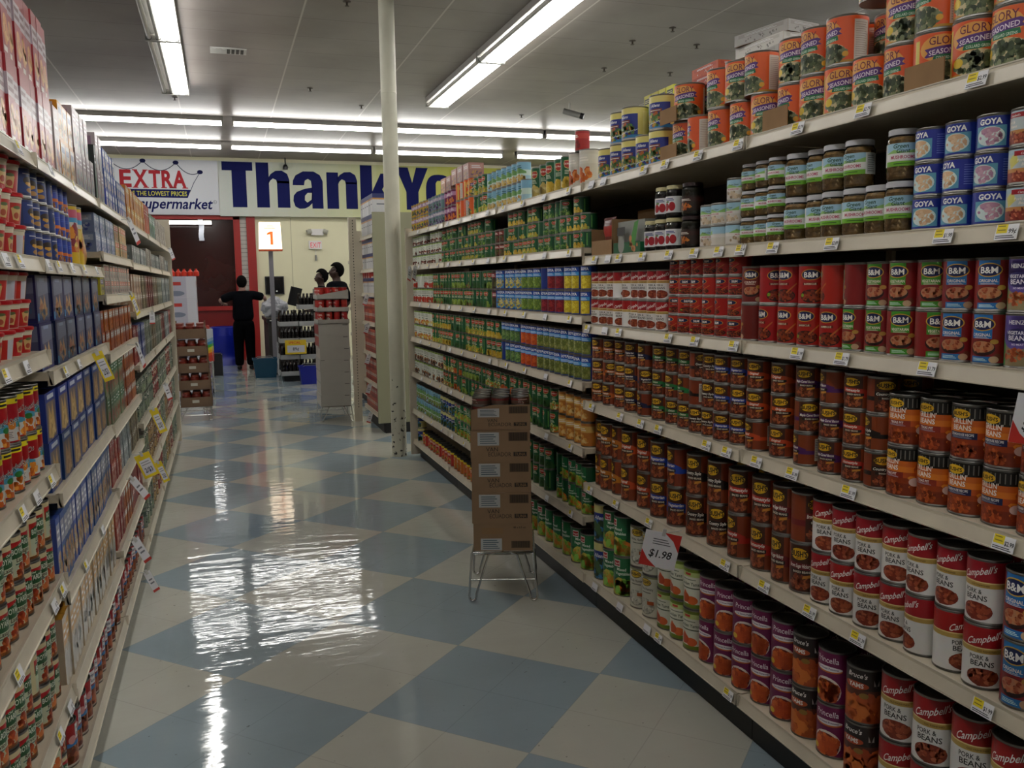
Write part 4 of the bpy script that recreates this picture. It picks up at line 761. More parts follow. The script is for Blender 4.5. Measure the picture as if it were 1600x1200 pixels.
cart('rcart', 'flat_orange_carton', 'flat orange carton', .12, .17, .032, b_plain('b8401c', 'a83018', ['c9c4bc', 'a03018']), 'b8401c'); cart('wcart', 'flat_white_carton', 'flat white carton', .13, .22, .034, b_plain('c9c6bf', 'b8b4ac', ['8a8680']), 'b08a50')
stack('glory', [(2.72-.106*i, 1.8655, .165) for i in range(9)]+[(2.72-.106*i, 1.988, .165) for i in range(9)], 0, 1, lambda i: f'orange greens can, {ordn(i+1)} from checkouts, standing behind the front row, {S}' if i < 9 else f'orange greens can, {ordn(i-8)} from checkouts, upper row behind, {S}', 'orange cans behind the front row')
for i in range(2): spawn('rcart', (1.655, 2.70, 2.111+.033*i), PI, f'flat orange carton, {["lower", "upper"][i]} of two stacked on the greens cans', 'flat orange cartons')
for i in range(3): spawn('wcart', (1.665, 2.40, 2.111+.035*i), PI+.1*i, f'flat white and tan carton, {["lowest", "middle", "topmost"][i]} of three stacked on the greens cans', 'flat white cartons')
# second shelf: displays, jars, cans
b = MB(); b.box(1.50, 1.72, 3.24, 3.445, 1.5575, 1.5615, CARD); b.box(1.50, 1.503, 3.24, 3.445, 1.56, 1.62, CARD); b.box(1.50, 1.72, 3.24, 3.243, 1.56, 1.70, CARD); b.box(1.50, 1.72, 3.442, 3.445, 1.56, 1.67, CARD); b.box(1.717, 1.72, 3.24, 3.445, 1.56, 1.75, CARD)
tag(b.build('display_tray'), 'open brown cardboard display tray with a bag inside, second shelf', 'display box')
def bag(name, pts_c, w_, h_, col, label, loc, rz, cat='bag', tilt=0):
    b = MB(); n = 14
    for i in range(n):
        for j in range(n):
            def q(a, c, s): u, v = a/n*2-1, c/n*2-1; th = .022*(1-u**4)*(1-v**4)*s; return (th, u*w_/2*(1-.06*math.cos(v*9)), (v+1)*h_/2)
            for s in (1, -1):
                P = [q(i, j, s), q(i+1, j, s), q(i+1, j+1, s), q(i, j+1, s)]; b.poly(P if s > 0 else P[::-1], GLOSS, pts_c[(j*len(pts_c))//n])
    o = b.build(name, loc=loc, rz=rz); o.rotation_euler = (0, tilt, rz); return tag(o, label, cat)
bag('bean_bag', ['3a1a14', '6a2a1c', 'a82a24', '5a2018'], .12, .15, 'x', 'small brown and red bag leaning inside the open cardboard tray', (1.56, 3.34, 1.565), PI, tilt=.15)
b = MB(); b.box(1.50, 1.66, 2.99, 3.225, 1.5575, 1.60, GLOSS, '0f5a34'); b.box(1.52, 1.66, 2.99, 3.225, 1.60, 1.685, GLOSS, '8a8c86')
A = Art(b, .13, W=.235, frame=(Vector((1.4995, 3.1075, 1.5575)), Vector((0, -1, 0)), Vector((0, 0, 1)), Vector((-1, 0, 0))), m=GLOSS); A.rect(-.5, .5, 0, .35, '0f5a34', 0); A.ell(-.2, .28, .12, .25, '8f9088', 2); A.rect(-.35, -.05, .55, .8, '2a2a2a', 2); A.put([(.1, .2), (.3, .9), (.45, .95), (.3, .2)], '3f8a34', 2); A.blobs(.25, .3, .15, .2, ['b8703c', 'c98a5a'], 10, .08, 2, 3)
tag(b.build('display_carton'), 'green and grey display carton with pictures beside the beet jars', 'display box')
bag('snack_bag', ['8a1c24', 'b02a30', 'b8b4b0', 'a0242c'], .10, .12, 'x', 'red and white bag standing upright behind the green display carton', (1.70, 3.18, 1.558), PI)
run(1, 2.965, 2.735, 1.557, 'beets', .034, .112, 2, S2, miss={(0, 1)}); run(1, 2.725, 2.585, 1.557, 'pepper', .037, .11, 2, S2)
run(1, 2.58, 2.43, 1.557, 'mushc', .036, .068, 2, S2); run(1, 2.425, 2.355, 1.557, 'mushc', .036, .068, 3, 'second shelf, bean rack end')
run(1, 2.35, 2.13, 1.557, 'mushs', .033, .079, 3, S2, jit=.006); run(1, 2.125, 1.65, 1.557, 'mushb', .037, .118, 2, S2, miss={(4, 1)}, jit=.008)
run(1, 1.645, 1.483, 1.557, 'goyas', .039, .075, 3, S2); run(1, 1.481, 1.398, 1.557, 'goyap', .039, .075, 3, S2, rj=.15); run(1, 1.392, 1.15, 1.557, 'camps', .035, .074, 3, S2)
S3 = 'third shelf, bean rack'
run(1, 3.46, 2.80, 1.27, 'campt', .034, .111, 2, S3, rj=.2, depth=1); run(1, 2.79, 2.33, 1.27, 'bms', .037, .065, 4, S3, rj=.4); run(1, 2.325, 2.245, 1.27, 'bmo', .039, .111, 2, S3)
run(1, 2.243, 1.832+.04, 1.27, 'bmr', .0395, .111, 2, S3, rj=.3, pitch=.0735+.008); run(1, 1.871, 1.545, 1.27, 'bmg', .0395, .111, 2, S3, rj=.25); run(1, 1.5445, 1.381, 1.27, 'bmb', .0395, .111, 2, S3, rj=.15); run(1, 1.380, 1.13, 1.27, 'heinz', .0395, .111, 2, S3, rj=.15)
S4 = 'fourth shelf, bean rack'
for key, a, c in (('b_or', 3.465, 3.17), ('b_na', 3.165, 2.94), ('b_gr', 2.935, 2.64), ('b_bk', 2.635, 2.48), ('b_bl', 2.475, 2.32), ('b_og', 2.315, 2.085), ('b_pu', 2.08, 1.86), ('b_rd', 1.855, 1.78), ('b_bk', 1.775, 1.70)): run(1, a, c, .938, key, .0375, .092, 3, S4, jit=.008, rj=.35, depth=2)
run(1, 1.695, 1.513, .938, 'g_rd', .044, .122, 2, S4, rj=.15, depth=2); run(1, 1.512, 1.330, .938, 'g_na', .044, .122, 2, S4, rj=.15, depth=2); run(1, 1.329, 1.145, .938, 'g_br', .044, .122, 2, S4, rj=.15, depth=2)
S5 = 'fifth shelf, bean rack'
for key, a, c in (('t_or', 3.46, 3.20), ('t_og', 3.195, 2.94), ('t_bl', 2.935, 2.68), ('t_bk', 2.675, 2.42), ('t_rd', 2.415, 2.16), ('t_ma', 2.155, 1.98)): run(1, a, c, .575, key, .0425, .143, 2, S5, jit=.009, rj=.35, depth=2)
run(1, 1.975, 1.36, .575, 'campm', .0425, .143, 2, S5, jit=.006, rj=.3, depth=2); run(1, 1.355, 1.15, .575, 'bmbt', .0425, .143, 2, S5, rj=.2)
S6 = 'bottom shelf, bean rack'
run(1, 3.46, 3.36, .16, 'allt', .0505, .168, 2, S6); run(1, 3.355, 3.14, .16, 'vegall', .0505, .168, 2, S6, rj=.2); run(1, 3.10, 2.89, .16, 'hom', .0505, .168, 2, S6, rj=.2)
run(1, 2.87, 2.57, .16, 'yams', .0485, .150, 2, S6, rj=.2); run(1, 2.565, 2.05, .16, 'princ', .0485, .150, 2, S6, depth=2, rj=.3); run(1, 2.05, 1.94, .16, 'bruce', .0485, .150, 2, S6, depth=2, rj=.3)
run(1, 1.935, 1.835, .16, 'princ', .0485, .150, 2, S6, depth=2, rj=.1); run(1, 1.83, 1.72, .16, 'bruce', .0485, .150, 2, S6, depth=2, rj=.3); run(1, 1.70, 1.15, .16, 'campl', .050, .168, 2, S6, depth=2, rj=.2)
# far rack
T = ['top shelf, vegetable rack', 'second shelf, vegetable rack', 'third shelf, vegetable rack', 'fourth shelf, vegetable rack', 'fifth shelf, vegetable rack', 'sixth shelf, vegetable rack', 'bottom shelf, vegetable rack']
def fr(L, shelf, key, a, c, tiers, r=R_, h=.11, mix=(), **k):
    if not mix: run(1, a, c, ZF[L], key, r, h, tiers, T[L], **k); return
    y = a; i = 0; ks = (key,)+tuple(mix); st = [4, 3, 5, 2, 4, 3]
    while y-c > 2*r:
        n = st[i % 6]*(2*r+.0022)+.001; e = max(c, y-n); e = c if e-c < 2*r else e; run(1, y, e, ZF[L], ks[i % len(ks)], r, h, tiers, T[L], **k); y = e-.001; i += 1
fr(0, 0, 'gb1', 7.10, 6.50, 2, .0375, .105); fr(0, 0, 'gb2', 6.49, 6.02, 2, .0375, .105); fr(0, 0, 'pur', 6.01, 5.72, 2, .0375, .105); fr(0, 0, 'ogl', 5.70, 5.28, 2, .05, .118, rj=1.2); fr(0, 0, 'd_mix', 5.27, 4.98, 2, h=.11); fr(0, 0, 'cornb', 4.96, 4.36, 2, .0375, .105); fr(0, 0, 'gg', 4.355, 4.28, 1, .037, .11); fr(0, 0, 'asp', 4.22, 4.0, 1, .036, .15); fr(0, 0, 'dmt', 3.995, 3.72, 1, .042, .15, rj=.2); fr(0, 0, 'carr', 3.71, 3.50, 1, .045, .15, rj=.2)
spawn('redc', (1.53, 3.61, ZF[0]+.1501), PI, 'small red sauce can standing on a white carrot can', 'red can')
cart('pcart', 'tan_pack', 'pinkish shrink-wrapped pack', .1, .13, .1, b_plain('b08070', 'c99a8a', ['7a5a6a', 'c9a04a']), 'a87868')
for i in range(5): spawn('pcart', (1.56, 6.05-.15*i, ZF[0]+.2105+(0 if i < 2 else .0265)), PI, f'pinkish wrapped pack on top of cans, {ordn(i+1)} from checkouts, {T[0]}', 'wrapped packs on the top shelf')
fr(1, 1, 'w_s', 7.10, 6.12, 3, .037, .076, miss={(6, 2), (7, 2)}); fr(1, 1, 'd_bean', 6.11, 4.83, 3, .037, .076, mix=('d_sp', 'd_cut'), miss={(1, 2)}); fr(1, 1, 'dk_s', 4.825, 4.67, 2, .037, .076); fr(1, 1, 'd_corn', 4.66, 3.50, 3, .037, .076, mix=('d_cut', 'd_bean'), miss={(0, 2)})
fr(2, 2, 'w_tom', 7.10, 6.40, 2); fr(2, 2, 'd_zuc', 6.39, 4.93, 2, mix=('d_t2', 'd_tom')); fr(2, 2, 'dk_t', 4.925, 4.84, 2); fr(2, 2, 'g_lb', 4.83, 4.41, 2, rj=.15); fr(2, 2, 'g_pea', 4.40, 4.10, 2, rj=.15); fr(2, 2, 'g_red', 4.09, 3.80, 2, rj=.15); fr(2, 2, 'g_yel', 3.79, 3.50, 2, rj=.15)
fr(3, 3, 'w_mix', 7.10, 6.45, 2); fr(3, 3, 'd_mix', 6.44, 4.76, 2, mix=('d_t1', 'd_t2', 'd_mix')); fr(3, 3, 'g_gb', 4.75, 4.42, 2, rj=.15); fr(3, 3, 'g_car', 4.41, 4.16, 2, rj=.15); fr(3, 3, 'g_ppea', 4.15, 3.50, 2, rj=.15)
fr(4, 4, 'w_pot', 7.10, 6.16, 2); fr(4, 4, 'd_car', 6.15, 3.87, 2, mix=('d_t3', 'd_tom', 'd_t2')); fr(4, 4, 'chf', 3.86, 3.50, 2, rj=.2)
fr(5, 5, 'gg', 7.10, 6.26, 2); fr(5, 5, 'navy', 6.25, 5.86, 2); fr(5, 5, 'lib', 5.85, 4.60, 2); fr(5, 5, 'd_t2', 4.5, 3.98, 2); fr(5, 5, 'vgw', 3.9, 3.50, 2)
fr(6, 6, 'navy', 7.10, 6.95, 2); fr(6, 6, 'soup', 6.90, 5.9, 1, .042, .105, rj=.5); fr(6, 6, 'soupy', 5.89, 5.2, 1, .042, .105, rj=.5); fr(6, 6, 'soup', 5.19, 4.9, 1, .042, .105)
fr(6, 6, 'vegall', 4.3, 3.50, 1, .0505, .168)
# ------------------------------------------------------------------ pasta rack (left)
NL = 'pasta rack'
proto('tub', 'red_lidded_tub', 'red-lidded tub', 'tub', tub_parts(.0425, .077)); proto('tub2', 'short_red_lidded_tub', 'short red-lidded tub', 'tub', tub_parts(.0425, .066))
C('sp', 'spaghetti_can', 'yellow-banded spaghetti can', a_spaghetti, .0375, .110); C('boyr', 'ravioli_can', 'cream ravioli can', a_boyardee('Ravioli'), .0375, .108); C('boyl', 'lasagna_can', 'cream lasagna can', a_boyardee('Lasagna'), .0375, .108)
C('hearty', 'roast_soup_can', 'picture-labelled roast can', a_hearty, .043, .13, lidcol=LIDM)
C('ncan', 'navy_canister', 'navy canister', a_navycan, .046, .078, cat='canister', lidcol=mat('pale_lid', 'b8b06a', .4)); C('bcan', 'blue_canister', 'blue canister', a_bluecanister, .046, .078, cat='canister', lidcol=mat('tan_lid', '8a7a5a', .4))
C('ybg', 'yellow_canister', 'tall yellow canister', a_yellowbag, .055, .2, cat='canister', detail=True)
cart('pas', 'pasta_box', 'navy pasta box', .18, .17, .125, b_pasta, '10163c'); cart('pas2', 'tall_pasta_box', 'blue pasta box', .18, .15, .132, b_pasta2, '16225c')
cart('redb', 'red_cereal_box', 'tall red box', .2, .07, .205, b_red, '8a2028', m=GLOSS); cart('orb', 'orange_meal_box', 'orange and white box', .16, .085, .12, b_orange, 'b8761c', m=GLOSS); cart('whb', 'white_meal_box', 'tall glossy white box', .18, .085, .205, b_plain('b8aaa8', 'a89a9c', ['c9862c', '6a5a7a', '8a3a3a']), 'b8b0ac', m=GLOSS)
cart('dkb', 'dark_box', 'dark green box', .18, .04, .22, b_plain('1c2420', '2a3a34', ['3a5a44']), '1a1a1a'); cart('mxb', 'picture_box', 'pale picture box', .18, .08, .14, b_plain('a89a9c', '8a6a80', ['7a9a8a', 'b8806a', '6a5a8a']), 'b0a8a4', m=GLOSS)
cart('bl2', 'blue_pouch_box', 'small blue box', .16, .075, .085, b_plain('2a4a9c', 'b8bcc8', ['c9a89c', '4a6ab0', 'd8c8b0']), '2a4a9c'); cart('or2', 'yellow_snack_box', 'small yellow-orange box', .16, .09, .1, b_plain('c27a1c', 'c9a84a', ['a8401c', '5a2a6a', 'd8a84a']), 'b8701c'); cart('rd2', 'red_snack_box', 'red upright box', .16, .06, .2, b_plain('b02c1c', 'a83a2c', ['c9562c']), 'b02c1c'); cart('gn2', 'green_snack_box', 'green upright box', .16, .07, .17, b_plain('3f7a5a', '8aa8a8', ['6a8a9a', '2f6a3a']), '4a7a5a')
cart('whj', 'white_pack', 'small white pack', .12, .09, .06, b_plain('a8a29a', '8a8078', ['5a5650', 'b8b0a8']), 'b8b0a8')
def cl(Ya, Yb, z, key, wd, d, h, tiers, shelf, miss=(), dxj=.006):
    look = PROTO[key]['look']; n = max(1, int((Ya-Yb)/(wd+.002)+.02)); pt = (Ya-Yb)/n; k0 = CNT.get((key, shelf), 0); CNT[(key, shelf)] = k0+n
    for i in range(n):
        jx = R.uniform(0, dxj)
        for t in range(tiers):
            if any((i, q) in miss for q in range(t+1)): continue
            spawn(key, (-.4455-jx-d/2-.002*t, Ya-(i+.5)*pt, z+.0007+t*(h+.0004)), R.uniform(-.001, .001), f"{look}, {ordn(k0+i+1)} from checkouts, {TIERN[tiers][t]}, {shelf}", f"{look}es, {shelf}")
LT = f'top shelf, {NL}'
cl(2.50, 1.60, 1.795, 'redb', .07, .2, .205, 2, LT); cl(2.95, 2.51, 1.795, 'redb', .07, .2, .205, 2, LT+' middle', miss={(3, 1), (4, 1)} if 0 else ()); cl(3.06, 2.96, 1.795, 'whb', .085, .18, .205, 1, LT); cl(3.36, 3.07, 1.795, 'orb', .085, .16, .12, 2, LT); cl(3.80, 3.37, 1.795, 'mxb', .08, .18, .14, 2, LT, miss={(0, 1)}); cl(3.90, 3.83, 1.795, 'dkb', .04, .18, .22, 1, LT); cl(4.15, 3.91, 1.795, 'mxb', .08, .18, .14, 2, LT)
cl(4.62, 4.17, 1.795, 'bl2', .075, .16, .085, 3, LT); cl(5.05, 4.66, 1.795, 'bl2', .075, .16, .085, 2, LT); cl(6.2, 5.1, 1.795, 'or2', .09, .16, .1, 2, LT); cl(6.6, 6.25, 1.795, 'rd2', .06, .16, .2, 1, LT); cl(7.2, 6.65, 1.795, 'gn2', .07, .16, .17, 1, LT); cl(8.55, 7.25, 1.795, 'whj', .09, .12, .06, 3, LT)
def rl(Ya, Yb, z, key, r, h, tiers, shelf, **k): run(-1, Ya, Yb, z, key, r, h, tiers, shelf, **k)
rl(2.50, 1.75, 1.535, 'tub', .046, .077, 3, f'second shelf, {NL}', rj=.2, depth=1); rl(2.49, 1.75, 1.299, 'tub2', .046, .066, 3, f'third shelf, {NL}', rj=.2)
stack('tub', [(2.49-.0475-.0942*i, 1.299+.154, .05) for i in range(8)], 0, -1, lambda i: f'red-lidded tub, {ordn(i+1)} from checkouts, highest of three, third shelf, {NL}', 'top tier of red-lidded tubs') if 0 else None
rl(2.49, 1.75, 1.0, 'sp', .0375, .110, 2, f'fourth shelf, {NL}', rj=.3, depth=2); rl(2.49, 1.7, .706, 'boyl', .0375, .108, 2, f'fifth shelf, {NL}', rj=.4, depth=2); rl(2.49, 1.7, .397, 'boyr', .0375, .108, 2, f'sixth shelf, {NL}', rj=.4, depth=2); rl(2.49, 1.9, .13, 'boyr', .0375, .108, 2, f'bottom shelf, {NL}', rj=.4)
rl(2.90, 2.52, 1.532, 'ncan', .046, .078, 3, f'second shelf, {NL}', rj=.3); rl(3.20, 2.91, 1.532, 'bcan', .046, .078, 3, f'second shelf, {NL}', rj=.3); rl(3.45, 3.22, 1.532, 'ybg', .055, .2, 1, f'second shelf, {NL}')
bag('snack_pouch', ['c9922c', 'b8703c', 'c9a04a', 'b85a5a', 'a8806a'], .16, .17, 'x', 'yellow and pink pouch leaning out beside the tall yellow canister', (-.48, 3.57, 1.533), 0, tilt=-.12)
cl(3.72, 2.52, 1.242, 'pas', .17, .18, .125, 2, f'third shelf, {NL}'); cl(3.72, 2.53, .917, 'pas2', .15, .18, .132, 2, f'fourth shelf, {NL}'); cart('spa', 'spaghetti_box', 'slim blue and white box', .26, .055, .2, b_plain('3a5a9c', 'a8aab8', ['b88a5c', '2a7a7a', 'c9b49a']), '2a4a8c'); cart('spy', 'noodle_box', 'slim yellow and white box', .26, .05, .2, b_plain('b8a890', 'c9922c', ['c9c4bc', 'd8d4cc']), 'b8862c', m=GLOSS)
cl(3.72, 2.52, .375, 'spy', .05, .26, .2, 1, f'sixth shelf, {NL}'); cl(3.72, 2.52, .65, 'spa', .055, .26, .2, 1, f'fifth shelf, {NL}')
rl(3.72, 2.55, .13, 'hearty', .043, .1, 1, f'bottom shelf, {NL}', depth=2, rj=.2)
fp = [('lgr', 'grey_bottle_pack', 'grey bottle pack', '8a9294', 'a8b0b0', ['b8c4c4', '6a7478']), ('brn', 'brown_sauce_pack', 'brown sauce pack', '6a5a44', '8a7a5a', ['a8986a', '4a3a2a']), ('dkr', 'dark_red_pack', 'dark red bottle pack', '6a1c1c', '8a3030', ['a83a3a', '4a1414']), ('blu', 'blue_sauce_pack', 'blue striped pack', '3a4a8a', '8a94b8', ['2a3a7a', 'a8a8b8']), ('tgr', 'olive_sauce_pack', 'grey-green striped pack', '6a7468', '8a907c', ['4a5448', 'a8ac94']), ('pnk', 'pink_pack', 'peach white pack', 'b8947c', 'c9b8a8', ['a8806a', 'd0c4b8']), ('rdw', 'red_tomato_pack', 'red tomato pack', '8a2c2c', 'a85a50', ['b83a30', '6a2020'])]
for k, nm, lk, c0, c1, pr in fp: cart(k, nm, lk, .12, .085, .1, b_plain(c0, c1, pr), c0)
# bay three
cart('lbl', 'milk_can_pack', 'light blue pack', .1, .08, .075, b_plain('7a8cb0', 'a8b4c8', ['4a5a9c', 'c8ccd8']), '6a7aa0'); cart('ory', 'soup_box', 'yellow and red box', .1, .08, .075, b_plain('b8a880', 'c93a1c', ['d8a83a', 'c0401c']), 'b8a880')
cl(4.95, 4.42, 1.595, 'ory', .08, .1, .075, 2, f'second shelf, {NL}'); cl(4.41, 3.75, 1.595, 'lbl', .08, .1, .075, 2, f'second shelf, {NL}')
cart('oro', 'tea_box', 'small orange-white box', .1, .09, .062, b_plain('b8b4ac', 'c9562c', ['c9562c', 'a8b4a8', '3a4a6a']), 'b8b0a8'); cart('yel', 'yellow_box', 'bright yellow box', .1, .11, .07, b_plain('c9c02c', '6a5a8a', ['5a4a7a']), 'b8b02c')
cl(4.95, 3.95, 1.427, 'oro', .09, .1, .062, 2, f'third shelf, {NL}'); cl(3.94, 3.76, 1.427, 'yel', .11, .1, .07, 1, f'third shelf, {NL}')
cart('jar', 'sauce_pack', 'orange sauce pack', .1, .075, .085, b_plain('a8501c', 'b8b0a8', ['c9601c', '7a2a18']), '2a1418'); cl(4.95, 3.75, 1.195, 'jar', .075, .1, .085, 2, f'fourth shelf, {NL}')
cart('gr3', 'green_striped_box', 'green and red box', .14, .08, .13, b_plain('7a8a6a', '1c6a3c', ['a83a2c', '8a7a5a']), '8a8a6a'); cl(4.95, 4.40, .897, 'jar', .075, .1, .085, 3, f'fifth shelf, {NL}'); cl(4.39, 3.75, .897, 'gr3', .08, .14, .13, 2, f'fifth shelf, {NL}', miss={})
cart('rd3', 'red_pouch_box', 'coral red box', .16, .07, .095, b_plain('a8423a', 'b87a6a', ['c9a08a', '8a2a24']), 'a8423a'); cl(4.95, 4.5, .66, 'brn', .085, .12, .1, 2, f'sixth shelf, {NL}'); cl(4.49, 4.1, .66, 'lgr', .085, .12, .1, 2, f'sixth shelf, {NL}'); cl(4.09, 3.75, .66, 'rd3', .07, .16, .095, 2, f'sixth shelf, {NL}'); cl(4.95, 4.45, .40, 'rdw', .085, .12, .1, 2, f'seventh shelf, {NL}'); cl(4.44, 4.1, .40, 'jar', .075, .1, .085, 2, f'seventh shelf, {NL}'); cl(4.09, 3.75, .40, 'rd3', .07, .16, .095, 2, f'seventh shelf, {NL}'); rl(4.95, 3.75, .13, 'hearty', .043, .13, 1, f'bottom shelf, {NL}')
# far bays of the pasta rack
D('pc1', 'olive_can', 'pale green banded can', a_generic('7a8474', '4a5a50', ['a8ac94', '3a4a3c', '8a9a7a'], 2)); D('pc2', 'tomato_paste_can', 'red banded can', a_generic('8a2c2a', 'a89a90', ['b83a30', '5a1c1a', 'c9a890'], 3)); D('pc3', 'tuna_tin', 'blue banded can', a_generic('3f6a8a', '8a9cae', ['2a4a6a', 'a8b4b8', '6a8aa0'], 4)); D('pc4', 'sardine_can', 'tan banded can', a_generic('9a7a50', '6a4a34', ['c9a870', '4a3424', '8a6a44'], 5))
seq = {1.585: ['lgr', 'pnk', 'whj', 'pnk', 'lgr', 'tgr'], 1.325: ['brn', 'lgr', 'dkr', 'lgr', 'brn', 'tgr', 'pnk'], 1.045: ['blu', 'tgr', 'rdw', 'brn', 'lgr', 'tgr', 'dkr'], .735: ['pc3', 'pc1', 'pc4', 'pc1', 'pc3', 'pc2'], .42: ['pc2', 'pc1', 'pc4', 'pc2', 'pc1', 'pc2'], .13: ['pc4', 'pc2', 'pc3', 'pc4', 'pc2', 'pc1']}
for i, (z, ks) in enumerate(seq.items()):
    sh = f'{["second", "third", "fourth", "fifth", "sixth", "bottom"][i]} shelf far, {NL}'; Yt = 8.58; j = 0; ln = (.44, .62, .36, .53)
    while Yt > 5.2:
        e = max(4.97, Yt-ln[(i+j) % 4]); k = ks[(j*2+i) % len(ks)]
        if k[:2] == 'pc': rl(Yt, e, z, k, R_, .11, 2, sh, rj=.6)
        elif k == 'whj': cl(Yt, e, z, k, .09, .12, .06, 2, sh)
        else: cl(Yt, e, z, k, .085, .12, .1, 1 if z > 1.5 else 2, sh)
        Yt = e-.004; j += 1

# ------------------------------------------------------------------ price tags and hanging shelf signs
def ptag(y, z, txt, label, side=1, w_=.052, yellow=True, group='price tags on the shelf lips'):
    b = MB(); X = (1.475-.0062) if side > 0 else (-.43+.0062); s = side; d = Vector((-s, 0, .28)).normalized(); up = Vector((s*.28, 0, 1)).normalized(); ux = Vector((0, -s, 0)); o = Vector((0, 0, 0))
    A = Art(b, .031, W=w_, frame=(o+d*.0012-up*.017, ux, up, d), m=PAPER); A.rect(-.5, .5, 0, 1, 'e2e2e6', 0)
    k = [o+ux*(u*w_)+up*(v*.031-.017) for u, v in ((-.5, 0), (.5, 0), (.5, 1), (-.5, 1))]; b.poly(k[::-1], PAPER, 'b8b8b8')
    for i in range(4): a, c = k[i], k[(i+1) % 4]; b.poly([a, c, c+d*.0012, a+d*.0012], PAPER, 'cfcfcf')
    if yellow: A.rect(-.46, .02, .42, 1.12, 'e3cc1c', 1); A.lines(-.4, -.05, .5, 1.0, 2, '8a7a20', 2, .3)
    if txt: A.text(txt, .26, .40, .30, '15151c', 2, bold=.02, maxw=.42)
    A.lines(-.45, .40, .06, .30, 2, '33333a', 2, .5)
    o_ = b.build('price_tag', loc=(X-.001*s, y, z)); return tag(o_, label, 'price tag', group)
TG = [(1.850, [(3.37, ''), (3.25, ''), (2.9, '$2.99'), (2.74, '$2.79'), (2.52, '$2.79'), (2.29, '$2.79'), (2.01, '$2.79'), (1.76, '$2.79'), (1.43, '$2.99')], 'top shelf'),
 (1.542, [(3.34, '$2.29'), (3.21, ''), (3.11, '$1.99'), (2.91, '$2.49'), (2.71, '$2.29'), (2.54, '$1.69'), (2.39, '$2.09'), (2.27, '$2.49'), (2.11, '$2.99'), (1.86, '$2.89'), (1.5, '$1.99'), (1.34, '99¢')], 'second shelf'),
 (1.255, [(3.42, '$1.09'), (3.24, ''), (3.11, '$1.29'), (2.71, '$1.39'), (2.53, '$1.49'), (2.3, '$1.79'), (1.99, '$1.99'), (1.81, '$1.79'), (1.53, '$1.79')], 'third shelf'),
 (.922, [(3.38, '$1.79'), (3.1, '$1.99'), (2.92, '$1.99'), (2.78, '$1.99'), (2.45, '$1.99'), (2.33, '$1.99'), (2.17, '$1.99'), (2.0, '$1.89'), (1.77, '$1.99'), (1.31, '$2.99')], 'fourth shelf'),
 (.559, [(3.4, '$2.79'), (3.14, '$2.59'), (2.85, '$2.79'), (2.33, '$2.99'), (2.12, '$2.99'), (1.91, '$1.99'), (1.72, '$1.39'), (1.34, '$1.99')], 'fifth shelf'),
 (.144, [(3.35, ''), (3.1, ''), (2.86, ''), (2.77, '$2.49'), (2.3, '$1.99')], 'bottom shelf')]
for z, L, sh in TG:
    for i, (y, t) in enumerate(L): ptag(y, z, t, f'{"price tag reading "+t if t else "plain white card tag"} on the {sh} lip, {ordn(i+1)} from checkouts, bean rack', yellow=bool(t))
for li, z in enumerate(ZF[:6]):
    for i in range(11): ptag(3.62+.31*i, z-.016, '', f'tiny price tag on the {["top", "second", "third", "fourth", "fifth", "sixth"][li]} shelf lip, {ordn(i+1)} from bean rack, vegetable rack', yellow=i % 3 != 1, w_=.045)
for z, ys, sh in ((1.52, (1.95, 2.08, 2.22, 2.56, 2.72, 2.95, 3.2, 3.5), 'second'), (1.284, (2.0, 2.2), 'third'), (1.227, (2.7, 2.95, 3.35), 'third lower'), (.985, (2.05, 2.2, 2.38), 'fourth'), (.69, (1.9, 2.3, 2.42), 'fifth'), (.635, (2.8, 3.2), 'fifth lower'), (.382, (2.25, 2.4), 'sixth'), (1.78, (2.3, 2.7, 3.1), 'top')):
    for i, y in enumerate(ys): ptag(y, z, '$1.29' if i % 2 else '', f'small price tag on the {sh} shelf lip, {ordn(len(ys)-i)} from checkouts, pasta rack', side=-1, yellow=i % 2 == 0)
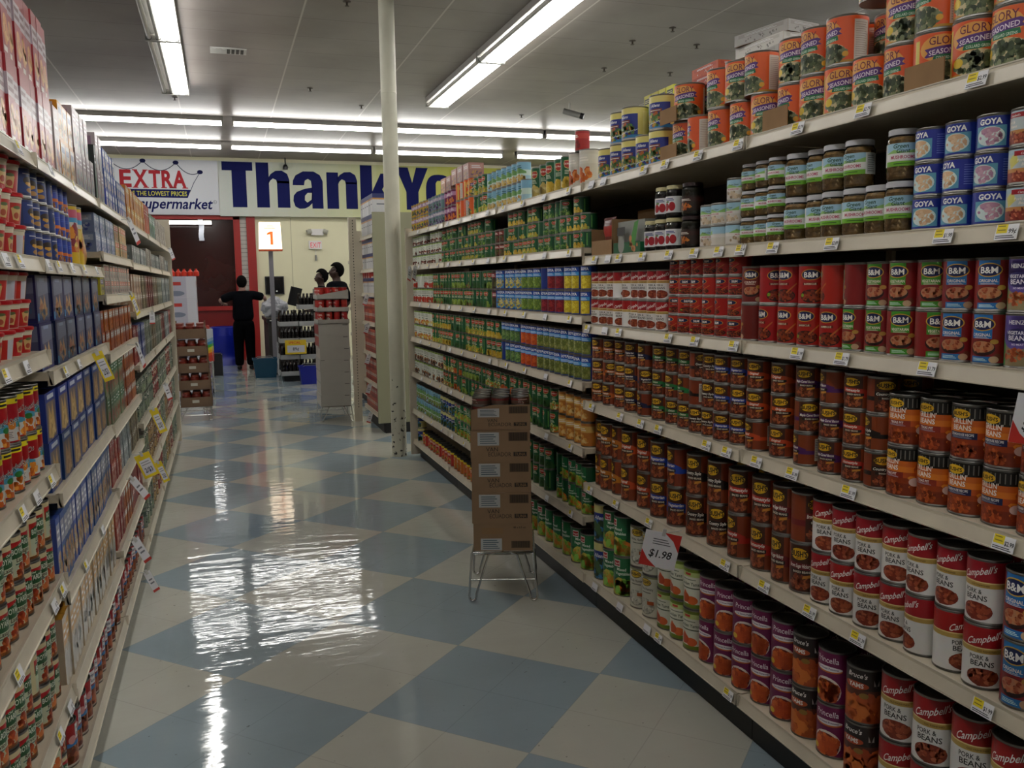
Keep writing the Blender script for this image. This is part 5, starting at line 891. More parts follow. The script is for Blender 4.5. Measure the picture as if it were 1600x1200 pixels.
def flag(loc, w_, h_, rz, tilt, style, label):
    b = MB(); b.box(-w_/2, w_/2, -.0006, .0006, -h_, 0, PAPER, 'd8d8d8')
    for s in (-1, 1):
        A = Art(b, h_, W=w_, frame=(Vector((0, s*.0007, -h_)), Vector((-s, 0, 0)), Vector((0, 0, 1)), Vector((0, s, 0))), m=PAPER)
        if style == 'yellow': A.rect(-.5, .5, 0, 1, 'e3c81c', 0); A.rect(-.36, .36, .12, .75, 'dcdce2', 1); A.text('SALE', 0, .82, .1, 'a82a1c', 2) if 0 else None; A.lines(-.3, .3, .5, .7, 2, '888890', 2, .3); A.text('2/$3', 0, .22, .2, '22264a', 2, maxw=.5)
        elif style == 'red': 
            A.rect(-.5, .5, 0, 1, 'e2e2e6', 0); A.put([(-.5, .0), (-.02, 0), (-.3, .2), (-.5, .45)], 'c42a20', 1); A.put([(.5, 1), (.02, 1), (.3, .8), (.5, .5)], 'c42a20', 1); A.text('$1.98', .02, .28, .22, '1a1a20', 2, shear=.12, maxw=.62); A.lines(-.25, .25, .62, .82, 3, '55555c', 2, .35)
        else: A.rect(-.5, .5, 0, 1, 'dadade', 0); A.rect(-.5, .5, 0, .12, 'b83a30', 1); A.lines(-.3, .3, .35, .7, 2, '77777f', 1, .4)
    b.box(-.006, .006, -.004, .004, -.012, .012, mat('clear_sign_clip', 'b8b8b4', .3))
    s_ = 1 if loc[0] > 0 else -1; lip = (1.460 if loc[0] > 1.42 else (1.463 if loc[1] < 4 else 1.39)) if s_ > 0 else -.425; M_ = (Matrix.Rotation(rz, 3, 'Z') @ Matrix.Rotation(tilt, 3, 'Y')).inverted()
    b.tube([(0, 0, -.003), M_ @ Vector((lip-loc[0], 0, 0))], .0022, mat('clear_sign_clip', 'b8b8b4', .3), n=6)
    o = b.build('shelf_sign', loc=loc); o.rotation_euler = (0, tilt, rz); return tag(o, label, 'sign', 'hanging shelf signs')
flag((1.398, 2.60, .597), .125, .125, -.35, .22, 'red', 'white and red hanging sign reading $1.98 below the fifth shelf')
flag((1.445, 1.222, 1.232), .085, .095, -.5, .15, 'red', 'white and red hanging sign below the third shelf near the purple cans')
for i, (x, y, z, w_, h_, rz, t, st, lb) in enumerate([(-.405, 3.3, 1.235, .055, .125, .1, -.35, 'yellow', 'yellow framed hanging sign beside the lower pasta boxes'), (-.36, 4.15, 1.425, .05, .12, 1.1, -.5, 'yellow', 'yellow hanging sign seen nearly edge-on under small orange boxes'), (-.37, 4.4, 1.19, .05, .15, 1.2, -.5, 'white', 'thin white hanging sign under the orange sauce packs'),
    (-.38, 5.2, .78, .07, .17, .2, -.35, 'yellow', 'narrow yellow hanging sign in the middle of the pasta rack'), (-.39, 6.5, .78, .06, .14, .6, -.3, 'white', 'thin white hanging sign in the far pasta rack'), (-.37, 4.25, .70, .11, .135, -.05, -.38, 'yellow', 'largest yellow framed hanging sign above the red boxes'), (-.38, 5.3, .46, .06, .15, .2, -.35, 'yellow', 'low narrow yellow hanging sign behind the largest one'),
    (-.39, 4.0, .64, .05, .14, .6, -.6, 'white', 'curled white hanging sign just under the largest yellow one'), (-.385, 3.9, .40, .055, .14, .5, -.45, 'white', 'white hanging sign over the lowest red boxes'), (-.385, 4.3, .13, .05, .13, .4, -.4, 'white', 'lowest white hanging sign near the floor'), (-.38, 4.5, 1.77, .05, .15, 1.0, -.5, 'white', 'white hanging sign on the top shelf above blue boxes'), (-.39, 8.2, 1.78, .06, .12, .8, -.4, 'white', 'white hanging sign by the end panel of the pasta rack'), (-.39, 5.7, 1.30, .05, .08, .3, 0, 'white', 'tiny white hanging sign under the third shelf')]): flag((x-.012, y, z+.002), w_*.62, h_*.85, rz, t, st, lb)
for i, (y, z) in enumerate(((6.91, 1.58), (6.72, 1.58))): flag((1.44, y, z), .06, .11, .9, .3, 'white', f'small white hanging sign below the top vegetable shelf, {["nearer the column", "nearer the bean rack"][i]}')

# ------------------------------------------------------------------ wire stands, cartons, trays
def stand(loc, rz, W_, D_, H_, label):
    r = empty('wire_stand', loc, rz); b = MB(); t = .0055
    b.tube([(0, 0, H_), (W_, 0, H_), (W_, D_, H_), (0, D_, H_), (0, 0, H_)], t, STEEL); b.tube([(W_*.5, 0, H_), (W_*.5, D_, H_)], t*.8, STEEL); b.tube([(0, D_*.5, H_), (W_, D_*.5, H_)], t*.8, STEEL)
    b.tube([(-.012, 0, H_*.45), (W_+.012, 0, H_*.45)], t*.8, STEEL); b.tube([(-.012, D_, H_*.45), (W_+.012, D_, H_*.45)], t*.8, STEEL); b.build('top_frame', r)
    for x, s in ((0, 1), (W_, -1)):
        for y in (0, D_):
            l = MB(); P = [(x-s*.004, y, H_), (x-s*.012, y, H_*.6), (x-s*.02, y, .03)]+[(x+s*(-.004+.016*math.cos(a)), y, .022+.0165*math.sin(a)) for a in [PI+PI*k/6 for k in range(7)]]+[(x+s*.014, y, .04), (x+s*.045, y, H_*.6), (x+s*.07, y, H_*.95), (x+s*.1, y, H_)]
            P = [(p[0], p[1], max(p[2], .0056)) for p in P]; l.tube(P, t, STEEL); l.build('leg', r)
    return tag(r, label, 'stand', 'wire hairpin stands')
VR = -.33; VO = Vector((1.03, 3.73, 0)); RM = Matrix.Rotation(VR, 3, 'Z')
stand(VO, VR, .272, .37, .232, 'chrome wire stand with hairpin legs under the brown tuna cartons')
def vl(x, y, z): return VO+RM @ Vector((x, y, 0))+Vector((0, 0, z))
def vancard(z, h, W_, D_, kind, label):
    b = MB(); BR = '8a7054'; PM = mat('kraft_carton', '8a7054', .8, noise=.08, nscale=12); t = .003
    if kind == 'open':
        b.box(0, W_, 0, D_, 0, t, PM); b.box(0, t, 0, D_, 0, h*.86, PM); b.box(W_-t, W_, 0, D_, 0, h, PM); b.box(0, W_, D_-t, D_, 0, h, PM)
        b.poly([(0, 0, 0), (W_, 0, 0), (W_, 0, h), (W_*.35, 0, h), (0, 0, h*.8)], PM); b.poly([(0, t, 0), (0, t, h*.8), (W_*.35, t, h), (W_, t, h), (W_, t, 0)], PM); b.poly([(0, 0, h*.8), (W_*.35, 0, h), (W_*.35, t, h), (0, t, h*.8)], PM); b.poly([(W_*.35, 0, h), (W_, 0, h), (W_, t, h), (W_*.35, t, h)], PM)
    else: b.box(0, W_, 0, D_, 0, h, PM); b.box(W_/2-.02, W_/2+.02, 0, D_, h, h+.0004, mat('packing_tape', '8a6a44', .3))
    INK = '2a2018'
    for fr_, Wd, side in ((( Vector((W_/2, 0, 0)), Vector((1, 0, 0)), Vector((0, 0, 1)), Vector((0, -1, 0))), W_, 0), ((Vector((0, D_/2, 0)), Vector((0, -1, 0)), Vector((0, 0, 1)), Vector((-1, 0, 0))), D_, 1)):
        A = Art(b, h, W=Wd, frame=(fr_[0]+fr_[3]*.0002, fr_[1], fr_[2], fr_[3]), m=PRINT)
        if kind != 'low':
            A.rect(-.38, -.02, .52, .94 if kind != 'open' else .86, 'b4b8b8', 1); A.lines(-.34, -.06, .56, .9 if kind != 'open' else .82, 5, '4a5c66', 2, .4); A.rect(.14, .46, .66, .94, '57422c', 1)
            for k in range(22): A.rect(.15+k*.0138, .15+k*.0138+(.004+.004*(k % 3)), .68, .93, '2e2216', 2)
            A.text('VAN', -.14, .33, .14, INK, 2, bold=.0, maxw=.2); A.text('ECUADOR', -.01, .17, .14, INK, 2, bold=.0, maxw=.38); A.rect(.22, .44, .17, .31, INK, 2); A.text('TUNA', .33, .19, .10, '8f7048', 3, maxw=.18)
        else:
            A.text('48 x 6.5 oz', .28, .82, .07, INK, 2, maxw=.22); A.rect(-.36, .0, .62, .84, '8a6a46', 1); A.rect(-.38, -.02, .03, .45, 'b4b8b8', 1); A.lines(-.34, -.06, .06, .42, 5, '4a5c66', 2, .4); A.rect(.14, .46, .1, .36, '57422c', 1)
            for k in range(22): A.rect(.15+k*.0138, .15+k*.0138+(.004+.004*(k % 3)), .12, .35, '2e2216', 2)
    j_ = 0 if kind == 'open' else 1; o = b.build('tuna_carton', loc=vl((.272-W_)/2+j_*R.uniform(-.004, .004), .004, z), rz=VR+j_*R.uniform(-.015, .015)); return tag(o, label, 'box', 'stacked brown tuna cartons')
zz = .2386
for i, (h, kd, lb) in enumerate([(.128, 'low', 'lowest, resting on the wire stand'), (.142, 'x', 'second from the bottom'), (.142, 'x', 'middle of the five'), (.142, 'x', 'second from the top'), (.115, 'open', 'topmost, open with cans inside')]): vancard(zz, h, .268, .35, kd, f'brown tuna carton of the stack, {lb}'); zz += h+.0006
D('tuna', 'tuna_can', 'flat tuna can', a_generic('5a4438', '7a1c1c', ['b8b0a8', '7a2a20'], 2), .041, .036, lidcol=TIN)
zt = zz-.115+.0032
for i in range(3):
    for j in range(4):
        for t in range(4):
            p = vl(.048+.0875*i, .0515+.0845*j, zt+.0363*t)
            spawn('tuna', p, R.uniform(2, 5.5), f'flat silver-lidded tuna can in the open carton, {["left", "middle", "right"][i]} column, {ordn(j+1)} row back, {["lowest", "second", "third", "top"][t]} layer', 'tuna cans in the top carton')
# white carton stack with red drink cans
stand((.955, 9.30, 0), 0, .30, .42, .165, 'dark wire stand with hairpin legs under the white carton stack')
WC = mat('white_corrugated_carton', 'a3a198', .7, noise=.04, nscale=6)
z = .1715
for i in range(7):
    b = MB(); b.box(0, .315, 0, .42, 0, .124, WC); b.box(-.0008, .0, 0, .42, .01, .114, PRINT, '9a4a3c' if i > 4 else 'a39d92'); b.box(.25, .30, -.0006, 0, .106, .112, PRINT, '3a3a3a')
    if i == 3: b.box(.01, .05, -.0006, 0, .112, .117, PRINT, '4a4a4a')
    tag(b.build('white_carton', loc=(.948+R.uniform(-.006, .006), 9.29, z)), f'closed white carton, {ordn(i+1)} from the bottom of the drink can stack', 'box', 'closed white cartons'); z += .1245
D('cola', 'drink_can', 'red drink can', a_generic('a8201c', 'b82a22', ['c9bcb4', '7a1414', 'c9c4c0'], 5), .0325, .122, lidcol=TIN)
for lv in range(3):
    b = MB(); W2, D2, t = .325, .43, .004; hf = .045
    b.box(0, W2, 0, D2, 0, t, WC); b.box(0, W2, D2-t, D2, 0, .11, WC); b.box(0, t, 0, D2, 0, hf, WC); b.box(W2-t, W2, 0, D2, 0, hf if lv < 2 else .1, WC)
    if lv < 2: b.box(0, W2, 0, t, 0, hf, WC)
    else: b.poly([(0, 0, 0), (W2, 0, 0), (W2, 0, .1), (0, 0, .045)], WC); b.poly([(0, t, 0), (0, t, .045), (W2, t, .1), (W2, t, 0)], WC); b.poly([(0, 0, .045), (W2, 0, .1), (W2, t, .1), (0, t, .045)], WC)
    tag(b.build('open_tray', loc=(.945, 9.285, z)), f'white open tray of red drink cans, {["lowest", "middle", "top"][lv]} of three', 'tray', 'white drink trays')
    for i in range(4):
        for j in range(5): spawn('cola', (.945+.044+.0785*i, 9.285+.045+.082*j, z+.0045), R.uniform(2.5, 6.5), f'red drink can in the {["lowest", "middle", "top"][lv]} white tray, {ordn(i+1)} across, {ordn(j+1)} row back', 'red drink cans in trays')
    z += .1275
# brown trays of sauce jars on a wire stand
stand((-.475, 9.95, 0), 0, .30, .38, .15, 'wire stand with hairpin legs under the brown jar trays')
proto('sj', 'sauce_jar', 'red sauce jar', 'jar', lambda: [(None, (lambda b: (b.ring([(0, 0), (.045, 0), (.05, .01), (.05, .12), (.036, .14)], mat('red_sauce', '6a1c10', .3, noise=.3, nscale=30), n=20), b.ring([(.038, .135), (.04, .138), (.04, .158), (0, .16)], mat('sauce_lid', '7a3322', .35), n=20), b.mesh('sauce_jar'))[-1])(MB()))])
for k in range(5):
    z = .157+.1845*k; W2, D2, t = .325, .36, .004; b = MB(); KT = mat('brown_tray_board', '6b5440', .8, noise=.1)
    b.box(0, W2, 0, D2, 0, t, KT); b.box(0, W2, 0, t, 0, .105, KT); b.box(0, W2, D2-t, D2, 0, .105, KT); b.box(0, t, 0, D2, 0, .105, KT); b.box(W2-t, W2, 0, D2, 0, .105, KT)
    b.box(.12, .19, -.0008, 0, .045, .075, PRINT, 'b8b4a8') if k < 4 else None
    for x in (.006, W2-.02):
        for y in (.006, D2-.02): b.box(x, x+.014, y, y+.014, t, .1838, KT)
    tag(b.build('jar_tray', loc=(-.50+.012*(4-k)*.6, 9.96, z)), f'brown cardboard tray of sauce jars, {["lowest", "second from bottom", "middle", "second from top", "top"][k]} of five', 'tray', 'brown jar trays')
    for i in range(3):
        for j in range(3):
            if True: spawn('sj', (-.50+.012*(4-k)*.6+.0565+.106*i, 9.96+.065+.112*j, z+.0045), 0, f'red sauce jar in the {["lowest", "second", "middle", "fourth", "top"][k]} brown tray, {ordn(i+1)} across, {ordn(j+1)} row back', 'sauce jars in brown trays')
b = MB(); n = 10
for i in range(n):
    for j in range(4): q = lambda i, j: (-.118+.004*math.sin(i*2.1+j), 9.97+.34*j/4, .17+.72*i/n+.01*math.sin(j*3+i)); b.poly([q(i, j), q(i, j+1), q(i+1, j+1), q(i+1, j)], FILM)
tag(b.build('plastic_wrap'), 'loose clear plastic wrap hanging down the side of the brown trays', 'plastic wrap')
# water packs
cart('wat', 'bottled_drink_pack', 'white shrink-wrapped pack', .30, .46, .262, lambda A: (A.band(0, 1, 'b4b2c0', 0), A.ell(-.25, .62, .14, .16, '2a3a5c', 1), A.rect(-.2, .12, .58, .74, 'b83a34', 2), A.rect(-.38, -.1, .5, .6, '8a94a8', 2), A.ell(.0, .2, .2, .12, '7a8294', 1), A.rect(.25, .5, 0, 1, 'c9c9d0', 1)), 'c9c6cc', m=GLOSS)
for k in range(6): spawn('wat', (-.52, 11.75, .0005+.263*k), -PI/2, f'white shrink-wrapped drink pack, {["lowest", "second from bottom", "third from bottom", "fourth from bottom", "second from top", "topmost"][k]} of the tall pile', 'white drink packs')
for i in range(7): b = MB(); b.ring([(0, 0), (.03, 0), (.034, .01), (.034, .05), (.012, .075), (.013, .09), (0, .09)], mat('orange_bottle', 'c9321c' if i < 5 else 'c9a01c', .3), n=14); tag(b.build('small_bottle', loc=(-.70+.07*i, 11.63+.03*(i % 2), 1.5795)), f'small {"red" if i < 5 else "yellow"} bottle on the tall drink pack pile, {ordn(i+1)} along', 'bottle', 'bottles on the drink packs')
# wire cart with rainbow panel
r = empty('display_cart', (-.66, 12.5, 0)); b = MB()
for x in (0, .50):
    for y in (0, .45): b.tube([(x, y, .06), (x, y, .86)], .009, STEEL)
for zc in (.16, .42, .86): b.tube([(0, 0, zc), (.5, 0, zc), (.5, .45, zc), (0, .45, zc), (0, 0, zc)], .008, STEEL)
b.build('frame', r)
for zc in (.16, .86): q = MB(); q.box(-.01, .51, -.01, .46, zc, zc+.012, mat('grey_cart_shelf', '77756f', .5)); q.build('shelf', r)
for x in (0, .5):
    for y in (0, .45): q = MB(); q.tube([(x-.012, y, .032), (x+.012, y, .032)], .031, DARK, n=18); q.build('caster', r)
q = MB(); q.box(.40, .53, -.02, -.012, .44, .88, GLOSS, 'b8bcc4'); A = Art(q, .44, W=.13, frame=(Vector((.465, -.0203, .44)), Vector((1, 0, 0)), Vector((0, 0, 1)), Vector((0, -1, 0))), m=GLOSS)
for k, c in enumerate(('b83020', 'c9501c', 'd8a01c', 'c9c82c', '4aa83a', '3a8ab0', '8aa8c0')): A.put([(-.5, .02+.085*k), (.5, .14+.085*k), (.5, .24+.085*k), (-.5, .11+.085*k)], c, 1+.1*k)
A.rect(-.5, .5, 0, .22, 'b83020', .5); q.build('rainbow_panel', r); tag(r, 'wire display cart on casters with a rainbow coloured side panel', 'cart')
for i in range(8): b = MB(); b.ring([(0, 0), (.026, 0), (.028, .02), (.02, .05), (0, .055)], mat(['bottle_cream', 'bottle_red'][i % 2], ['b8a894', 'a8382c'][i % 2], .4), n=12); tag(b.build('small_jar', loc=(-.63+.062*i, 12.53+.02*(i % 3), .8725)), f'small {"red" if i % 2 else "cream"} jar on the display cart, {ordn(i+1)} along', 'jar', 'jars on the display cart')
# gondola beyond the column, drink boxes
r = rack('display_rack', 'short cream display rack with white and red cartons beyond the column', 1, [(9.25, 8.42, [1.93, 1.60, 1.36, 1.075, .77, .475, .19])], 2.1, depth=.45); r.location.x = 1.475
EP = mat('beige_side_panel', '8f8d72', .5)
r.location = (1.40, 9.25, 0)
q = MB(); q.box(-.005, .50, -.865, -.835, .10, 2.13, EP); q.build('side_panel', r); q = MB(); q.box(.06, .46, -.86, -.84, 0, .10, KICKM); q.build('kick_plate', r)
q = MB(); q.box(-.11, -.03, -.0, .05, 0, 2.14, SHELFM)
for k in range(66): q.box(-.073, -.065, -.0005, 0, .15+.03*k, .163+.03*k, DARK)
q.build('slotted_post', r); q = MB(); q.box(-.03, .02, .0, .02, .3, 2.0, SHELFM); q.build('bracket', r)
def dr(z, key, tiers, wd, d, h, col='x', y0=8.44):
    n = min(7, int(.80/wd))
    for i in range(n):
        for t in range(tiers): spawn(key, (1.415+d/2, 9.20-(i+.5)*(wd+.003), z+.0006+(h+.0006)*t), PI, f'{PROTO[key]["look"]}, {ordn(i+1)} from checkouts, {TIERN[tiers][t]}, {col}, display rack', f'{PROTO[key]["look"]}s on the display rack')
cart('wnv', 'white_navy_carton', 'white navy-topped carton', .2, .12, .15, b_whitenavy, '1d2c66'); cart('rdc', 'red_drink_carton', 'faded red drink carton', .2, .1, .115, b_redcarton, '8a2c24')
cart('wnv2', 'large_white_navy_carton', 'taller navy-topped carton', .2, .12, .19, b_whitenavy, '1d2c66')
dr(1.93, 'wnv2', 2, .12, .2, .19, 'top shelf'); dr(1.60, 'wnv', 2, .12, .2, .14, 'second shelf'); dr(1.36, 'wnv', 1, .12, .2, .15, 'third shelf'); dr(1.075, 'rdc', 2, .1, .2, .115, 'fourth shelf'); dr(.77, 'rdc', 2, .1, .2, .115, 'fifth shelf'); dr(.475, 'rdc', 2, .1, .2, .115, 'sixth shelf'); dr(.19, 'rdc', 2, .1, .2, .115, 'bottom shelf')
for i, z in enumerate((1.34, 1.06, .755, .46, .175)): flag((1.36, 8.62, z), .045, .10, .3, .35, 'white', f'small white hanging sign on the display rack, {ordn(i+1)} from the top')
# shelves on the far side of the slotted post
r = rack('end_rack', 'narrow cream rack behind the slotted post with bottles and cartons', 1, [(11.6, 9.9, [1.75, 1.45, 1.15, .82, .5, .16])], 2.05, depth=.4); r.location = (1.60, 11.6, 0)
for z, k in ((1.75, 'rdc'), (1.45, 'rdc'), (1.15, 'wnv'), (.82, 'lgr'), (.5, 'pnk'), (.16, 'brn')):
    for i in range(10):
        for t in range(2 if k == 'rdc' else 1): spawn(k, (1.72, 11.5-.155*i, z+.0006+.116*t), PI, f'{PROTO[k]["look"]}, {ordn(i+1)} from checkouts, {["lower", "upper"][t]}, shelf at {["floor", "knee", "waist", "chest", "head", "top"][[.16, .5, .82, 1.15, 1.45, 1.75].index(z)]} height of the end rack', 'cartons on the end rack')

# ------------------------------------------------------------------ bottle display
proto('bot', 'soda_bottle', 'dark soda bottle', 'bottle', lambda: [(None, (lambda b: (b.ring([(0, 0), (.024, 0), (.027, .008), (.027, .06), (.0255, .09), (.027, .12), (.025, .16), (.013, .20), (.012, .215)], mat('cola_bottle', '0c0706', .12), n=16), b.ring([(.0137, .213), (.0137, .232), (0, .233)], mat('bottle_cap', '1a1414', .4), n=12), b.ring([(.0274, .025), (.0274, .06)], mat('red_bottle_label', '8a2028', .4), n=16), b.mesh('soda_bottle'))[-1])(MB()))])
WT = mat('white_tray_board', '9fa09f', .6)
LV = [(.085, 0), (.085, 1), (.335, 0), (.335, 1), (.585, 0), (.585, 1), (.835, 0), (.835, 1), (1.085, 1)]
b = MB(); b.box(.84, 1.34, 13.55, 13.95, 0, .084, DARK); tag(b.build('pallet_base'), 'low black base under the bottle trays', 'base')
for z, c in LV:
    x0 = .80+.292*c; b = MB(); b.box(0, .285, 0, .38, 0, .004, WT)
    for a in ((0, .285, 0, .004), (0, .285, .376, .38), (0, .004, 0, .38), (.281, .285, 0, .38)): b.box(*a, 0, .07, WT)
    lvn = {.085: 'lowest', .335: 'second', .585: 'third', .835: 'fourth', 1.085: 'top'}[z]
    tag(b.build('bottle_tray', loc=(x0, 13.5, z)), f'white tray of dark bottles, {lvn} level, {["window", "exit"][c]} side column', 'tray', 'white bottle trays')
    for i in range(5):
        for j in range(6):
            if j > 1 and 0 < i < 4: continue
            spawn('bot', (x0+.035+.0538*i, 13.5+.036+.0612*j, z+.0045), 0, f'dark soda bottle, {ordn(i+1)} across, {ordn(j+1)} row back, {lvn} level, {["window", "exit"][c]} side column', 'soda bottles in white trays')
b = MB(); b.box(.87, 1.18, 13.44, 13.445, .42, .63, PAPER, 'd8b81c'); A = Art(b, .21, W=.31, frame=(Vector((1.025, 13.4398, .42)), Vector((1, 0, 0)), Vector((0, 0, 1)), Vector((0, -1, 0))), m=PAPER); A.rect(-.5, .5, 0, 1, 'd8b81c', 0); A.text('SPECIAL', -.05, .74, .17, 'c4301c', 2, bold=.02, maxw=.72); A.rect(-.4, .42, .12, .62, 'c4c4cc', 1); A.text('89¢', 0, .26, .22, '1a1a22', 2)
b.box(.9, .904, 13.445, 13.497, .6, .604, STEEL); b.box(1.14, 1.144, 13.445, 13.497, .6, .604, STEEL)
tag(b.build('special_sign'), 'yellow sign reading SPECIAL hung in front of the bottle trays', 'sign')
b = MB()
for i in range(8):
    for j in range(6): q = lambda i, j: (.775+.010*math.sin(i*1.7+j*2), 13.5+.36*j/6, .09+.5*i/8); b.poly([q(i, j), q(i, j+1), q(i+1, j+1), q(i+1, j)], FILM)
tag(b.build('plastic_wrap'), 'torn clear plastic wrap on the window side of the bottle trays', 'plastic wrap')
def basket(loc, w0, d0, h, M_, label, rz=0):
    r = empty('shopping_basket', loc, rz); b = MB(); k = .84; t = .006
    def rim(f, z, i=0): return [(-w0/2*f+i, -d0/2*f+i, z), (w0/2*f-i, -d0/2*f+i, z), (w0/2*f-i, d0/2*f-i, z), (-w0/2*f+i, d0/2*f-i, z)]
    lo, hi, li, hi2 = rim(k, 0), rim(1, h), rim(k, t, t), rim(1, h, t)
    for i in range(4):
        j = (i+1) % 4; b.poly([lo[i], lo[j], hi[j], hi[i]], M_); b.poly([li[j], li[i], hi2[i], hi2[j]], M_); b.poly([hi[i], hi[j], hi2[j], hi2[i]], M_)
    b.poly(lo[::-1], M_); b.poly(li, M_); b.build('basket', r)
    e = MB(); hh = rim(1.04, h-.02); h2 = rim(1.04, h+.004)
    for i in range(4): j = (i+1) % 4; e.poly([hh[i], hh[j], h2[j], h2[i]], M_); e.poly([hh[j], hh[i], lo[i] if 0 else rim(.99, h-.02)[i], rim(.99, h-.02)[j]], M_); e.poly([h2[i], h2[j], rim(.99, h+.004)[j], rim(.99, h+.004)[i]], M_)
    e.build('rim', r)
    for s in (-1, 1): g = MB(); g.tube([(-w0/2*.7, s*d0/2*1.0, h)]+[(w0/2*.7*math.cos(a), s*(d0/2*1.0), h+.02+.0*math.sin(a)) for a in (PI*.8, PI*.5, PI*.2)]+[(w0/2*.7, s*d0/2*1.0, h)], .006, mat('steel_handle', '8a8a8a', .3, metal=1)); g.build('handle', r)
    return tag(r, label, 'basket', None)
basket((.61, 14.35, .001), .37, .30, .30, TEALP, 'teal plastic shopping basket on the floor beside the counter'); basket((1.20, 13.15, .001), .33, .28, .26, BLUEP, 'bright blue shopping basket in front of the bottle trays')
b = MB(); n = 28
for (r1, z1, r2, z2) in ((.24, 0, .27, .25), (.27, .25, .27, .55), (.27, .55, .25, .70), (.25, .70, .20, .71), (.20, .71, .19, .3), (.19, .3, 0, .3)):
    b.ring([(r1, z1), (r2, z2)], BLUEP, n=n)
b.ring([(0, 0), (.24, 0)][::-1], BLUEP, n=n); tag(b.build('blue_bin', loc=(.02, 16.9, .001)), 'large round blue plastic bin on the floor by the red panel', 'bin')
b = MB(); b.box(-.19, -.03, 14.9, 15.2, .0005, .34, DARK); b.box(-.17, -.05, 14.92, 15.18, .34, .36, DARK); tag(b.build('black_crate'), 'small black crate on the floor in front of the blue bin', 'crate')
# checkout counter, lane light, monitor, bags
r = empty('checkout_counter', (.72, 15.0, 0)); q = MB(); q.box(0, .55, 0, 1.7, .09, .84, mat('brown_counter_side', '35302c', .6, noise=.1)); q.build('body', r); q = MB(); q.box(-.03, .58, -.03, 1.73, .84, .90, DARK); q.build('top', r); q = MB(); q.box(.03, .52, .03, 1.67, 0, .09, DARK); q.build('plinth', r); q = MB(); q.box(.02, .10, -.036, -.03, .86, .88, WHITE); q.build('card_label', r); tag(r, 'dark checkout counter with a black top behind the bottle trays', 'counter')
r = empty('lane_light', (.80, 14.85, 0)); q = MB(); q.box(-.035, .035, -.02, .02, .02, 2.02, mat('grey_pole', '7c7a80', .4, metal=.3)); q.build('pole', r); q = MB(); q.box(-.12, .12, -.09, .09, 0, .02, DARK); q.build('foot', r)
q = MB(); q.box(-.185, .185, -.08, .08, 2.0, 2.03, mat('orange_trim', 'c9562c', .5)); q.build('trim', r)
q = MB(); LM = mat('lit_lane_panel', 'ffe8cc', .5, emit=1.7); q.poly([(-.18, -.078, 2.03), (.18, -.078, 2.03), (.165, -.078, 2.46), (-.165, -.078, 2.46)], LM); q.poly([(.18, .078, 2.03), (-.18, .078, 2.03), (-.165, .078, 2.46), (.165, .078, 2.46)], LM)
q.poly([(.18, -.078, 2.03), (.18, .078, 2.03), (.165, .078, 2.46), (.165, -.078, 2.46)], LM); q.poly([(-.18, .078, 2.03), (-.18, -.078, 2.03), (-.165, -.078, 2.46), (-.165, .078, 2.46)], LM); q.poly([(-.165, -.078, 2.46), (.165, -.078, 2.46), (.165, .078, 2.46), (-.165, .078, 2.46)], LM)
OM = mat('lit_orange_numeral', 'e8702c', .5, emit=.55); A = Art(q, .43, W=.33, frame=(Vector((0, -.0785, 2.03)), Vector((1, 0, 0)), Vector((0, 0, 1)), Vector((0, -1, 0))), m=OM); A.put([(-.16, .52), (-.14, .60), (.02, .66), (.13, .66), (.13, .16), (.0, .16), (.0, .55)], 'fff', 1); A.rect(-.28, .28, .77, .79, 'fff', 1); A.text('EXPRESS', 0, .82, .07, 'fff', 1) if 0 else A.lines(-.15, .2, .80, .90, 2, 'fff', 1)
q.build('light_box', r); tag(r, 'glowing orange and white lane light reading 1 on a grey pole', 'sign')
r = empty('register_monitor', (1.12, 15.6, .901)); q = MB(); M2 = Matrix.Rotation(.25, 4, 'Y') @ Matrix.Rotation(.4, 4, 'Z'); q.box(-.10, .10, -.02, .02, .20, .52, DARK, M=M2); q.build('screen', r); q = MB(); q.tube([(.22, 0, 0), (.22, 0, .28), (.10, .03, .36)], .018, DARK); q.box(.12, .32, -.1, .1, 0, .02, DARK); q.build('arm', r); tag(r, 'black tilted register monitor on an arm above the bottles', 'monitor')
b = MB(); b.box(.83, 1.19, WY1-.05, WY1-.003, 1.27, 1.62, mat('black_board', '16171a', .35)); b.box(.85, 1.17, WY1-.056, WY1-.05, 1.29, 1.60, mat('black_screen', '0b0c0e', .15)); b.box(1.03, 1.06, WY1-.058, WY1-.056, 1.32, 1.345, WHITE); tag(b.build('wall_screen'), 'square black screen mounted on the cream wall behind the lane pole', 'screen')
def blob(name, loc, s, seed, M_, label, cat):
    bm = bmesh.new(); bmesh.ops.create_icosphere(bm, subdivisions=4, radius=1); rn = random.Random(seed); ph = [rn.uniform(0, 6) for _ in range(9)]
    for v in bm.verts: c = v.co.copy(); f = 1+.13*math.sin(5*c.x+ph[0])*math.sin(6*c.z+ph[1])+.10*abs(math.sin(9*c.y+7*c.z+ph[2]))+.06*math.sin(17*c.x+13*c.y+ph[3]); v.co = Vector((c.x*s[0]*f, c.y*s[1]*f, c.z*s[2]*f))
    me = bpy.data.meshes.new(name); bm.to_mesh(me); bm.free(); me.materials.append(M_); zmin = min(v.co.z for v in me.vertices)
    for v in me.vertices: v.co.z -= zmin
    o = bpy.data.objects.new(name, me); o.location = loc; COL.objects.link(o); return tag(o, label, cat)
BAGM = mat('white_plastic_bags', 'a9aab0', .25, bump=.8, nscale=12)
blob('plastic_bags', (.84, 15.2, .902), (.20, .15, .16), 3, BAGM, 'bunch of crumpled white plastic bags on the checkout counter', 'plastic bags')
